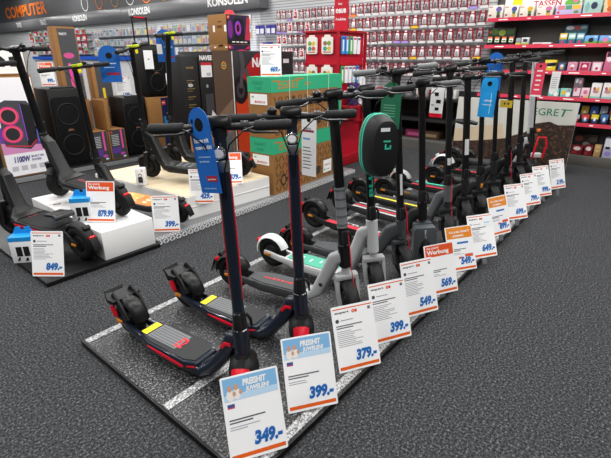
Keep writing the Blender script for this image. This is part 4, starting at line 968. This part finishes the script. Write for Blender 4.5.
for zz in (1.40, 1.06):
    for yy in (.40, .16):
        e = empty('hanging_picture_pack', 'white pack with a colourful picture, %s on the left face of the red tower' % ('upper left', 'upper right', 'lower left', 'lower right')[k], 'pack', (TX+.004, TY+yy, zz), 0, 'white packs on the red tower')
        mb = MB(mat('#e4ddd8', .4)); mb.prism(rrect(.17, .19, .02, y0=.095) , G0, 0, .012); mb.prism([(-.05, .19), (.05, .19), (.04, .215), (-.04, .215)], G0, 0, .01); mb.build('card', e)
        mb = MB(); cs = rs.sample(['#3f9a8a', '#d8b04a', '#c85a4a', '#4a6ab8', '#7a9a4a', '#8a6a4a'], 4)
        for j, c in enumerate(cs): shape(mb, mat(c, .4), ell(-.03+.06*(j % 2), .06+.06*(j//2), .03, .026), G0, .013)
        rect(mb, mat('#b84a3a', .4), -.06, .015, .12, .012, G0, .013); mb.build('picture', e, flat=True); k += 1
cols = ['#2f8fd6', '#2f8fd6', '#5ab04a', '#e8e8ea', '#e8e8ea', '#c9d8e8']
for j, zz in enumerate((1.40, 1.06)):
    for i in range(5):
        c = cols[(i+j*2) % 6]
        e = empty('hanging_slim_pack', '%s slim pack, %s from left in the %s row on the red tower' % ('white' if c[1] in 'ec' else 'green' if c == '#5ab04a' else 'blue', ORD[i], ('upper', 'lower')[j]), 'pack', (TX+.10+.085*i, TY+.008, zz), 0, 'slim packs on the red tower')
        mb = MB(mat(c, .4)); mb.prism(rrect(.065, .20, .01, y0=.10), XZ, -.014, .0); mb.build('card', e)
        mb = MB(); rect(mb, mat('#f0f0f2', .4), -.012, .03, .024, .13, XZ, -.0155); rect(mb, mat('#c8402f', .4) if i % 2 else mat('#284a90', .4), -.03, .165, .06, .02, XZ, -.0155); mb.build('print', e, flat=True)
e = carton('dark purple box on the right of the red display tower', TX+.16, TY-.15, .80, .12, .10, .26, mat('#3a2a62', .4)); mb = MB(); shape(mb, mat('#c8b8e0', .4), ell(.06, .15, .03, .03), XZ, -.002); mb.build('print', e, flat=True)
mb = MB(RD2); mb.box((.22, -.10, .785), (.46, .22, .02)); mb.box((.22, -.01, .69), (.46, .02, .2)); mb.build('tray', tw, flat=True)
for i, x in enumerate((.29, .365)):
    e = empty('poster_roll', ('long white printed roll leaning on the red tower, nearer the green cartons', 'long white printed roll leaning on the red tower, farther from the green cartons')[i], 'roll', (TX+x, TY-.15, .80), 0, 'white rolls on the red tower')
    mb = MB(mat('#dcdcdc', .4)); mb.cyl((0, 0, -.38 if 0 else 0), (.02, .02, .40), .026); mb.build('roll', e)
    mb = MB(mat('#9a9aa0', .5)); [mb.cyl((.002*q*2, .002*q*2, .05+q*.045), (.002*q*2+.0006, .002*q*2+.0006, .058+q*.045), .0268) for q in range(7)]; mb.build('print_bands', e)

# ------------------------------------------------------------------ right shelving
sh = empty('shelving_unit', 'tall dark metal shelving with red price rails along the right wall', 'shelf', (6.8, 0, 0))
SHM = mat('#3b3a38', .5); RAIL = mat('#b5183a', .4)
YS0, YS1 = -1.7, 2.31
SZ = [.545, .862, 1.187, 1.515, 1.858]
mb = MB(mat('#55524d', .55)); mb.box((.19, (YS0+YS1)/2, .065), (.38, YS1-YS0, .13), bev=.002); mb.build('base', sh)
mb = MB(mat('#5a5651', .6)); mb.box((.355, (YS0+YS1)/2, 1.15), (.02, YS1-YS0, 2.05)); mb.build('back_panel', sh, flat=True)
for y in (YS1-.01, 1.30, 0.05, -1.2): mb = MB(SHM); mb.box((.335, y, 1.15), (.03, .03, 2.05)); mb.build('upright', sh, flat=True)
for zz in SZ:
    mb = MB(SHM); mb.box((.18, (YS0+YS1)/2, zz-.012), (.34, YS1-YS0, .024)); b = mb.build('shelf', sh, flat=True)
    mb = MB(RAIL); mb.box((-.004, (YS0+YS1)/2, zz-.014), (.012, YS1-YS0, .048), rot=(0, .25, 0))
    for q in range(11): mb.m(mat('#e9dfe2', .4)); y = 2.1-q*.33; mb.box((-.012, y, zz-.015), (.003, .045 if q % 3 else .12, .012), rot=(0, .25, 0))
    mb.build('price_rail', b, flat=True)
mb = MB(mat('#ebe9e8', .35)); mb.box((.30, .95, 2.12), (.01, 2.5, .30))
f = lambda u, v, d: (.293-d, -u, v+.02)
rect(mb, RAIL, -2.19, 2.16, 1.1, .09, f, .0005); ink(mb, RAIL, 'TASSEN', -1.82, 1.985, .34, .07, f, .001, bold=.02)
o = mb.build('sign_board', sh, flat=True)
mb = MB(YELLOW); mb.box((.285, 2.03, 2.10), (.004, .12, .16)); mb.build('yellow_card', sh, flat=True)
XF = 6.83
def goods(name, label, cat, group, x0, x1, yt, yb, zi, d, body, prints, X=XF):
    """box on a shelf between image columns x0..x1; prints: list of (material, u0, v0, u1, v1 | 'o') fractions"""
    zb = SZ[zi] if zi >= 0 else .131
    a = W(x0, yb, 'X', X); b = W(x1, yb, 'X', X); t = W((x0+x1)/2, yt, 'X', X)
    y0, y1 = a.y, b.y; w = y0 - y1; h = max(.03, t.z - zb)
    e = empty(name, label, cat, (X, (y0+y1)/2, zb + .001), 0, group)
    mb = MB(body); mb.box((d/2, 0, h/2), (d, w*.96, h), bev=.002); mb.build('box', e)
    mb = MB()
    for i, p in enumerate(prints):
        if len(p) == 6: shape(mb, p[0], ell((-.5+(p[1]+p[3])/2)*w, (p[2]+p[4])/2*h, (p[3]-p[1])/2*w, (p[4]-p[2])/2*h, 12), G0, .001+i*.0004)
        else: rect(mb, p[0], (-.5+p[1])*w, p[2]*h, (p[3]-p[1])*w, (p[4]-p[2])*h, G0, .001+i*.0004)
    if prints: mb.build('print', e, flat=True)
    return e
c_ = lambda h: mat(h, .45)
CR = c_('#d6d0c6')
fl = [('#6a5aa0', 'violet'), ('#4a4a90', 'blue spike'), ('#c8a02a', 'sunflower'), ('#c06a9a', 'pink')]
for i, (x0, x1) in enumerate(((487, 502), (503, 517), (518, 533), (535, 552))):
    goods('flower_set_box', 'cream box with a %s potted flower picture on the top shelf' % fl[i][1], 'box', 'flower boxes on the top shelf', x0, x1, 5.5, 19, 4, .12, CR,
          [(c_('#8a4a3a'), .08, .2, .28, .35, 'o'), (c_('#3f6a3a'), .58, .3, .82, .6, 'o'), (c_(fl[i][0]), .52, .5, .9, .9, 'o'), (c_('#c89a3a') if i % 2 else c_('#4a3028'), .6, .08, .82, .32), (c_('#a83a4a'), .06, .85, .3, .90)])
goods('planter_set', 'lilac tray box with three potted plant pictures on the top shelf', 'box', None, 554, 580, 5, 18, 4, .14, c_('#b9b0d8'), [(c_('#c87a7a'), .08, .55, .36, .95), (c_('#4a8a6a'), .38, .55, .62, .95), (c_('#e0b03a'), .64, .55, .95, .95), (c_('#5a8a3a'), .7, .15, .9, .45, 'o'), (c_('#c83a5a'), .06, .2, .18, .45, 'o')])
goods('flower_set_box', 'tall white box with green flowers behind the lilac tray box', 'box', None, 561, 580, -6, 14, 4, .08, c_('#c9d0c0'), [(c_('#5fa03a'), .1, .4, .9, .8, 'o'), (c_('#8a4aa0'), .1, .1, .5, .4, 'o'), (c_('#d86a9a'), .5, .6, .8, .9, 'o')], X=XF+.17)
goods('picture_book', 'teal box with a dark vase of flowers on the top shelf', 'box', None, 581, 600, -10, 17, 4, .10, c_('#a9c8c0'), [(c_('#26344a'), .4, .2, .75, .5, 'o'), (c_('#d8b06a'), .3, .6, .8, .9, 'o'), (c_('#7aa8a0'), .1, .1, .35, .5, 'o')])
goods('picture_book', 'pale box with a large orange shape at the right end of the top shelf', 'box', None, 601, 628, -12, 17, 4, .10, c_('#d8c8a0'), [(c_('#e8892a'), .1, .1, .9, .9, 'o'), (c_('#c85a1f'), .15, .05, .45, .3, 'o')])
# second shelf
for i in range(4):
    goods('plant_kit', 'small dark box with orange and white label, %s from left on second shelf' % ORD[i], 'box', 'small dark plant kits', 486+i*7, 492+i*7, 36, 46.5, 3, .10, c_('#23211c'), [(c_('#e8e6e0'), .15, .35, .85, .85), (c_('#e0702a'), .15, .72, .85, .9), (c_('#4a8a3a'), .2, .4, .8, .6, 'o')], X=XF)
goods('display_tray', 'dark tray with green foliage pictures behind the small plant kits', 'tray', None, 486, 514, 28, 45, 3, .10, c_('#2a2822'), [(c_('#4a6a2a'), .1, .6, .4, .95, 'o'), (c_('#8a9a3a'), .4, .55, .65, .9, 'o'), (c_('#3a5a2a'), .65, .6, .95, .9, 'o'), (c_('#c84a3a'), .05, .7, .15, .85, 'o')], X=XF+.14)
goods('small_box', 'small grey box with yellow edge right of the plant kits', 'box', None, 515, 520, 38, 45.5, 3, .06, c_('#8a8c90'), [(c_('#c8c83a'), 0, .05, 1, .3)])
goods('small_box', 'small white box with green edge on the second shelf', 'box', None, 520.5, 528, 37.5, 45.5, 3, .06, c_('#c9ccd0'), [(c_('#9ab03a'), 0, .05, 1, .3), (c_('#26303a'), .2, .4, .8, .8)])
goods('leaflet', 'flat white leaflet lying on the second shelf', 'leaflet', None, 532, 551, 43.4, 45.3, 3, .12, c_('#d0ced0'), [(c_('#b83a5a'), .1, .2, .5, .6)])
cs = [('#d8b83a', 'yellow'), ('#8ac0b0', 'mint green'), ('#7ab0b8', 'pale teal')]
for i in range(3):
    goods('bath_set_box', '%s topped blue box in the group of three on the second shelf' % cs[i][1], 'box', 'blue boxes on the second shelf', 558+i*8.5, 566+i*8.5, 33, 44.5, 3, .10, c_('#3f6a8a'), [(c_(cs[i][0]), .05, .45, .95, .97), (c_('#dfe3e6'), .15, .6, .85, .85), (c_('#c83a4a'), .3, .1, .6, .35, 'o')])
goods('display_tray', 'teal tray with red and white shapes behind the three blue boxes', 'tray', None, 562, 585, 25, 44, 3, .08, c_('#2f5a66'), [(c_('#c8c8cc'), .05, .75, .4, .95, 'o'), (c_('#b83a3a'), .4, .75, .65, .95, 'o'), (c_('#8a9aa0'), .65, .78, .95, .95, 'o')], X=XF+.16)
for i, (x0, x1) in enumerate(((583.5, 597), (598, 611))):
    goods('mug_box', ('blue box with green hills and a dark animal shape', 'blue box with green hills and a pink round animal shape')[i] + ' on the second shelf', 'box', 'picture boxes on the second shelf', x0, x1, 35.5, 43.5, 3, .12, c_('#6aa0d8'), [(c_('#5f9a3a'), 0, 0, 1, .35), (c_('#1f2024') if i == 0 else c_('#d87aa0'), .3, .2, .7, .75, 'o'), (c_('#c9d8e8'), .7, .7, .95, .9, 'o')])
# third shelf: mugs in boxes
mg = [('#3a5a8a', 'dark blue'), ('#c08aa0', 'dusty pink'), ('#a82a4a', 'red patterned'), ('#dcd6da', 'white')]
for i, (x0, x1) in enumerate(((556, 565), (566, 576), (577.5, 589), (590, 601))):
    goods('mug_box', 'open box holding a %s mug on the third shelf' % mg[i][1], 'box', 'mug boxes on the third shelf', x0, x1, 62, 72.6, 2, .10, c_('#2a2024') if i == 0 else c_('#c8809a'), [(c_(mg[i][0]), .15, .12, .85, .9), (c_('#e8dce0'), .3, .35, .7, .75, 'o'), (c_('#b8304a') if i else c_('#c9a03a'), .35, .2, .65, .5, 'o')])
goods('mug_box', 'tall pink box at the right end of the third shelf', 'box', None, 602, 616, 52, 73, 2, .12, c_('#c8688a'), [(c_('#e8d03a'), .55, .2, .95, .6), (c_('#f0d8e0'), .1, .5, .5, .9, 'o'), (c_('#3a2030'), .1, .75, .6, .98)])
e = goods('mug_box', 'yellow box at the left end of the third shelf above the green lettered board', 'box', None, 543, 555, 60, 72, 2, .10, c_('#d8c030'), [(c_('#f0e8c0'), .2, .3, .7, .8, 'o')])
# fourth shelf
for i, (x0, x1) in enumerate(((547, 558), (559, 570))):
    goods('plush_box', 'teal box with %s picture on the fourth shelf' % ('a white and pink', 'a yellow and white')[i], 'box', 'teal boxes on the fourth shelf', x0, x1, 88.5, 97.6, 1, .10, c_('#7ac0b8'), [(c_('#e0e8e6') if i == 0 else c_('#d8b83a'), .1, .3, .5, .8, 'o'), (c_('#e8e8e8'), .5, .1, .95, .6, 'o'), (c_('#d86a7a'), .6, .7, .85, .95, 'o')])
goods('doll_pack', 'tall dark pack with a pink and white character pattern on the fourth shelf', 'box', None, 571, 580, 78, 97.5, 1, .08, c_('#6a5a62'), [(c_('#e0c8d0'), .15, .1, .85, .5), (c_('#c85a7a'), .2, .3, .5, .55, 'o'), (c_('#d8a0b0'), .55, .7, .8, .9, 'o'), (c_('#b8c0c8'), .15, .75, .45, .95, 'o')])
goods('plush_box', 'low pink box with red dots on the fourth shelf', 'box', None, 579.5, 588, 88, 97.6, 1, .08, c_('#e0bcc8'), [(c_('#c83a5a'), .1, .05, .4, .25, 'o'), (c_('#c86a8a'), .3, .4, .8, .8, 'o'), (c_('#d8d03a'), .75, .02, .98, .3)])
for i, (x0, x1) in enumerate(((589, 599.5), (600.5, 612))):
    goods('doll_pack', 'white pouch pack with colourful print, %s of the pair on the fourth shelf' % ('left', 'right')[i], 'pack', 'white pouches on the fourth shelf', x0, x1, 83, 98, 1, .07, c_('#dedcda'), [(c_('#7ac0b8'), 0, 0, 1, .15), (c_('#b8808a'), .2, .35, .8, .6, 'o'), (c_('#d8b04a'), .5, .5, .8, .75, 'o'), (c_('#a84a5a'), .2, .55, .45, .75, 'o')])
# fifth shelf: colourful figure packs
p5 = ['#2a4a8a', '#c8a02a', '#2f5fa8', '#a8b0c0', '#c83a3a', '#d8c02a', '#3a6aa0', '#e0b82a']
for j, (yt, yb, Xp) in enumerate(((105, 116, XF+.16), (114, 124.5, XF))):
    for i in range(5):
        x0 = 570 + i*9.5
        goods('toy_pack', 'colourful toy pack, %s from the left in the %s row of the fifth shelf' % (ORD[i], ('rear', 'front')[j]), 'toy', 'toy packs on the fifth shelf', x0, x0+8.6, yt, yb, 0, .10, c_(('#23365f', '#1f2024')[j]), [(c_(p5[(i+j*3) % 8]), .08, .5, .92, .95), (c_(p5[(i*2+j+3) % 8]), .2, .15, .8, .6, 'o'), (c_('#e0e0e4'), .35, .3, .65, .7, 'o')], X=Xp)
# base shelf
for i, (x0, x1) in enumerate(((570, 582), (583, 592))):
    goods('toy_car_box', 'dark red open box with white shapes, %s on the bottom shelf' % ('left', 'right')[i], 'toy', 'dark red boxes on the bottom shelf', x0, x1, 146, 153, -1, .14, c_('#6a1a20'), [(c_('#d8ccc8'), .2, .5, .8, .95, 'o'), (c_('#8a2a2a'), .1, .1, .5, .4)])
goods('toy_bear', 'small tan toy with a round head on the bottom shelf', 'toy', None, 593, 600, 145, 154, -1, .08, c_('#a8885a'), [(c_('#c8a878'), .15, .4, .85, .95, 'o'), (c_('#5a3a2a'), .3, .6, .45, .75, 'o'), (c_('#5a3a2a'), .6, .6, .75, .75, 'o')])
goods('toy_tray', 'dark tray with brown and grey toys behind the dark red boxes', 'tray', None, 571, 596, 134, 150, -1, .10, c_('#2a2422'), [(c_('#7a3a2a'), .05, .6, .4, .9, 'o'), (c_('#8a8078'), .4, .35, .7, .6, 'o'), (c_('#5a4a42'), .6, .6, .95, .9, 'o')], X=XF+.2)
goods('toy_tray', 'pale lilac display box with toy cars at the right end of the bottom shelf', 'tray', None, 601, 624, 139, 156, -1, .2, c_('#a8a8bc'), [(c_('#d0d2da'), .05, .55, .95, .95), (c_('#1f2228'), .1, .45, .3, .58), (c_('#2a3038'), .4, .42, .75, .56), (c_('#8a7ac0'), .1, .1, .4, .35, 'o'), (c_('#c83a5a'), .5, .15, .62, .3, 'o')])
# shelf under the pack wall: dark shop fitting with low goods
e = empty('low_shelf', 'low dark shelf under the wall of red packs', 'shelf', (6.45, 3.3, .141))
mb = MB(mat('#232323', .5)); mb.box((.34, 0, .30), (.66, 1.9, .03)); mb.box((.34, 0, .62), (.60, 1.9, .03)); mb.box((.66, 0, .36), (.02, 1.9, .72)); mb.box((.34, .94, .33), (.66, .03, .66)); mb.build('boards', e, flat=True)
for i, y in enumerate((3.9, 3.55, 3.2, 2.9)):
    o = empty('low_carton', ('maroon long pack', 'dark grey pack', 'magenta pack', 'brown pack')[i] + ' on the low dark shelf under the red packs', 'box', (6.6, y, .142), 0, 'packs on the low dark shelf')
    mb = MB(mat(('#5a1a2c', '#3a3c40', '#7a2a4a', '#5a4636')[i], .4)); mb.box((.12, 0, .06), (.2, .28, .12), bev=.004); mb.build('box', o); mb = MB(); rect(mb, mat(('#9a3a5a', '#7a7c80', '#c05a8a', '#a08a6a')[i], .4), -.1, .03, .2, .05, G0, -.018); mb.build('print', o, flat=True)
for i in range(7):
    y = 4.1 - i*.24
    o = empty('low_carton', 'small pale pack, %s from the left on the upper board of the low dark shelf' % ORD[i], 'box', (6.62, y, .778), 0, 'small packs on the low dark shelf')
    mb = MB(mat(('#b9b4ae', '#8a2a38', '#c8c6c2', '#6a6c70')[i % 4], .4)); mb.box((.08, 0, .06), (.12, .17, .12), bev=.004); mb.build('box', o); mb = MB(); rect(mb, mat(('#8a2a38', '#d0ccc8', '#5a6a8a', '#c8c4c0')[i % 4], .4), -.05, .03, .1, .05, G0, -.018); mb.build('print', o, flat=True)

# ------------------------------------------------------------------ EGRET board
e = empty('display_board', 'white display board with green lettering above a brown forest floor picture', 'board', (6.13, 1.6, 0))
FOREST = ramp_mat('forest_print', 26, [(.34, '#0c0806'), (.5, '#2c1c12'), (.6, '#573a26'), (.75, '#86664a')], .6, detail=6)
mb = MB(mat('#c6c6be', .4)); mb.box((.012, 0, .43), (.024, 1.46, .85)); b = mb.build('panel', e, flat=True)
mb = MB()
top = [(-.73, .25), (-.35, .30), (-.05, .36), (.08, .42), (.2, .47), (.28, .58), (.45, .62), (.55, .585), (.73, .60)]
mb.m(FOREST)
mb.add([G0(u, v, .001) for u, v in top] + [G0(u, .01, .001) for u, v in top], [(i, i+1, len(top)+i+1, len(top)+i) for i in range(len(top)-1)], False)
shape(mb, mat('#c9b79c', .5), [(-.73, .42), (-.1, .55), (-.05, .36), (-.35, .30), (-.73, .25)], G0, .0015)
mb.build('forest_picture', b, flat=True)
mb = MB(); GT = mat('#1f7a58', .4); ink(mb, GT, 'EGRE', .24, .69, .29, .085, G0, .002, bold=.005); rect(mb, GT, .55, .765, .12, .012, G0, .002); shape(mb, GT, [(.565, .69), (.585, .69), (.60, .765), (.58, .765)], G0, .002); mb.build('lettering', b, flat=True)
mb = MB(DGREY); mb.box((.06, -.55, .012), (.3, .05, .02)); mb.box((.06, .55, .012), (.3, .05, .02)); mb.build('foot', e, flat=True)

# ------------------------------------------------------------------ hang tags and the handlebar bag
def hang(label, p, w, h, m, rz=0, tilt=0, lines=(), name='hang_tag', cat='tag', round_top=True, hole=.02, strip=None, text=None, roll=0):
    """tag in the local YZ plane facing -x; p is the top centre"""
    e = empty(name, label, cat, p, rz, 'paper tags hung on the scooters'); e.rotation_euler = (roll, tilt, rz)
    out = []
    if round_top:
        n = 14; r = w/2
        out = [(r*math.cos(PI*i/n), -r + r*math.sin(PI*i/n)) for i in range(n+1)]
        poly = out + [(-w/2, -h), (w/2, -h)]
    else: poly = [(w/2, 0), (-w/2, 0), (-w/2, -h), (w/2, -h)]
    mb = MB(m); mb.prism(poly, G0, -.001, .0012); mb.build('paper', e, flat=True)
    mb = MB()
    if hole: shape(mb, BLACK, ell(0, -w*.5 if round_top else -.03, hole, hole), G0, .0018)
    for (c, u, v, ww, hh) in lines: rect(mb, c, u*w, -v*h, ww*w, hh*h, G0, .0018)
    if text:
        for (s, c, u, v, ww, hh) in text: ink(mb, c, s, u*w, -v*h, ww*w, hh*h, G0, .0022, bold=.02)
    mb.build('print', e, flat=True); return e
TB = mat('#1a5fb0', .45); TW = mat('#e6e6e6', .5); TC = mat('#1f93d8', .45)
hang('blue tag with white German text hanging on the nearest navy scooter handlebar', (.885, 1.20, 1.212), .11, .285, TB, lines=[(mat('#a01f35', .5), -.1, .86, .52, .07)], hole=.022, roll=-.17,
     text=[('Fahren mit', WHITE, -.38, .40, .72, .055), ('gutem Gefühl', WHITE, -.38, .49, .80, .06)] + [('mit Versicherung', mat('#b9d0ea', .5), -.3, .58, .6, .025), ('vom Fachmann', mat('#b9d0ea', .5), -.3, .63, .5, .025), ('jetzt buchen', WHITE, -.05, .845, .4, .025), ('sorglos fahren', mat('#b9d0ea', .5), -.3, .955, .6, .022)])
hang('white tag with black text hanging between the second navy scooter and the taped stem', (1.53, 1.25, 1.135), .085, .29, TW, round_top=False, hole=.012, lines=[(RED, -.05, .06, .1, .05), (mat('#8a3a4a', .5), -.4, .30, .75, .035)] + [(INK, -.4, .55+i*.055, .5+.05*(i % 3), .014) for i in range(7)] + [(mat('#6aa0d0', .5), -.4, .42, .5, .03)], text=[('INFO', INK, -.35, .26, .5, .03)])
hang('dark green rounded tag behind the black bag with mint trim', (2.24, 1.235, 1.235), .125, .25, mat('#226a4a', .5), lines=[(mat('#7ab89a', .5), -.35, .5+i*.06, .6, .015) for i in range(5)], hole=.02)
hang('white card with black pictures and a red foot hanging on a grey grip', (2.82, 1.215, 1.18), .09, .19, TW, round_top=False, hole=.0, lines=[(RED, -.5, 1.0, 1, .14), (BLACK, -.2, .28, .3, .12), (BLACK, -.05, .52, .35, .12), (BLACK, -.1, .76, .3, .1), (INK, -.4, .2, .2, .03), (INK, -.4, .6, .2, .03)])
hang('bright cyan tag with white sideways text hanging on a front row handlebar', (3.62, 1.145, 1.235), .125, .315, TC, round_top=True, hole=.018, lines=[(mat('#8fd0f0', .5), .18, .92, .05, .5)], text=[('e-Scooter', WHITE, -.2, .62, .5, .05), ('Versicherung', WHITE, -.3, .72, .62, .04)])
hang('blue round topped tag standing behind the cyan tag', (3.86, 1.205, 1.40), .13, .29, TB, lines=[(mat('#b9d0ea', .5), -.3, .5, .5, .03)], hole=.02)
hang('pink red tag with white text on the handlebar of the silver stemmed scooter', (5.02, 1.12, 1.31), .10, .32, mat('#e0405a', .5), round_top=False, hole=.012, lines=[(WHITE, -.25, .25+i*.14, .5-.08*(i % 2), .04) for i in range(5)] + [(TW, -.5, 1.0, 1, .05)])
hang('white paper tag on the farthest scooter handlebar before the shelves', (5.5, 1.06, 1.22), .085, .21, TW, round_top=False, hole=.0, lines=[(mat('#9a9aa0', .5), -.35, .3+i*.1, .6, .025) for i in range(6)])
hang('small yellow tag under the cyan tag among the scooters', (4.05, 1.12, 1.02), .10, .06, mat('#c8a82a', .5), round_top=False, hole=0, lines=[(INK, -.2, .6, .15, .3), (INK, .1, .6, .15, .3)])
hang('blue round topped tag on the handlebar of the black scooter above the pale pedestal', (1.93, 3.74, 1.455), .16, .29, TB, rz=FR(60), lines=[(mat('#a01f35', .5), -.2, .80, .62, .07), (mat('#b9d0ea', .5), -.3, .5, .6, .03), (mat('#b9d0ea', .5), -.3, .6, .5, .02)], hole=.025)
hang('blue round topped tag behind the right hand scooter on the pale pedestal', (2.61, 3.93, 1.61), .16, .29, TB, rz=FR(60), lines=[(mat('#a01f35', .5), -.1, .88, .52, .06), (TW, -.5, .75, .3, .3), (mat('#b9d0ea', .5), -.1, .55, .5, .03)], hole=.025)
hang('small white tag hanging on the trolley speaker', (3.50, 5.70, 1.45), .12, .24, TW, rz=FR(70), round_top=False, hole=.0, lines=[(INK, -.1, .5, .2, .06)])
# hard handlebar bag
b = empty('handlebar_bag', 'black hard shell handlebar bag with mint green zip trim on the fourth scooter', 'bag', (1.845, 1.08, .965), FR(-36))
def pill(mb, w, h, prof):
    rows = []
    for (s, y) in prof:
        rows.append([V((w*s*.5*(abs(math.cos(t))**.75)*math.copysign(1, math.cos(t)), y, (h*.5 - w*.5*(1-s))*(abs(math.sin(t))**.8)*math.copysign(1, math.sin(t)))) for t in [2*PI*(i+.5)/36 for i in range(36)]])
    mb.ring(rows)
mb = MB(mat('#151516', .55)); pill(mb, .168, .30, [(.90, .035), (.98, .02), (1, 0), (1, -.015), (.97, -.035), (.88, -.075), (.80, -.10), (.74, -.112), (.5, -.118)]); mb.build('shell', b)
mb = MB(mat('#3fbfa0', .45)); pill(mb, .168, .30, [(1.0, .018), (1.03, .014), (1.03, .008), (1.0, .004)]); pill(mb, .168, .30, [(1.0, -.008), (1.03, -.012), (1.03, -.018), (1.0, -.022)]); mb.build('zip_trim', b)
mb = MB(); rect(mb, mat('#e4e6e6', .4), -.035, .083, .045, .017, lambda u, v, d: (u, -.1215, v)); mb.build('sticker', b, flat=True)
mb = MB(); f = lambda u, v, d: (u, -.1195, v); G1 = mat('#3fbfa0', .45); rect(mb, G1, -.018, .034, .036, .008, f); rect(mb, G1, -.010, .006, .008, .020, f); rect(mb, G1, -.010, .000, .032, .008, f); rect(mb, G1, .014, .0, .008, .020, f); mb.build('emblem', b, flat=True)
mb = MB(MATTE); mb.box((-.0, .045, .08), (.05, .04, .03)); mb.box((0, .045, -.06), (.05, .04, .03)); mb.build('strap', b)
# ------------------------------------------------------------------ light: rows of shop ceiling lamps
def lamp(x, y, sx, sy, e, z=3.6):
    l = bpy.data.lights.new('ceiling_lamp', 'AREA'); l.shape = 'RECTANGLE'; l.size = sx; l.size_y = sy; l.energy = e; l.color = (1, .985, .96)
    o = bpy.data.objects.new('ceiling_lamp', l); COL.objects.link(o); o.location = (x, y, z)
for y in (-1.2, 1.6, 4.4, 7.5, 11, 15, 19): 
    for x in (-1.0, 2.4, 5.3): lamp(x, y, 2.6, .22, 84)
w = bpy.data.worlds.new('world'); SC.world = w; w.use_nodes = True
w.node_tree.nodes['Background'].inputs['Color'].default_value = (.92, .95, 1, 1)
w.node_tree.nodes['Background'].inputs['Strength'].default_value = .11
SC.view_settings.view_transform = 'Standard'; SC.view_settings.look = 'None'; SC.view_settings.gamma = 1; SC.view_settings.exposure = .0
for o in list(SC.objects):
    if '_top' in o: del o['_top']
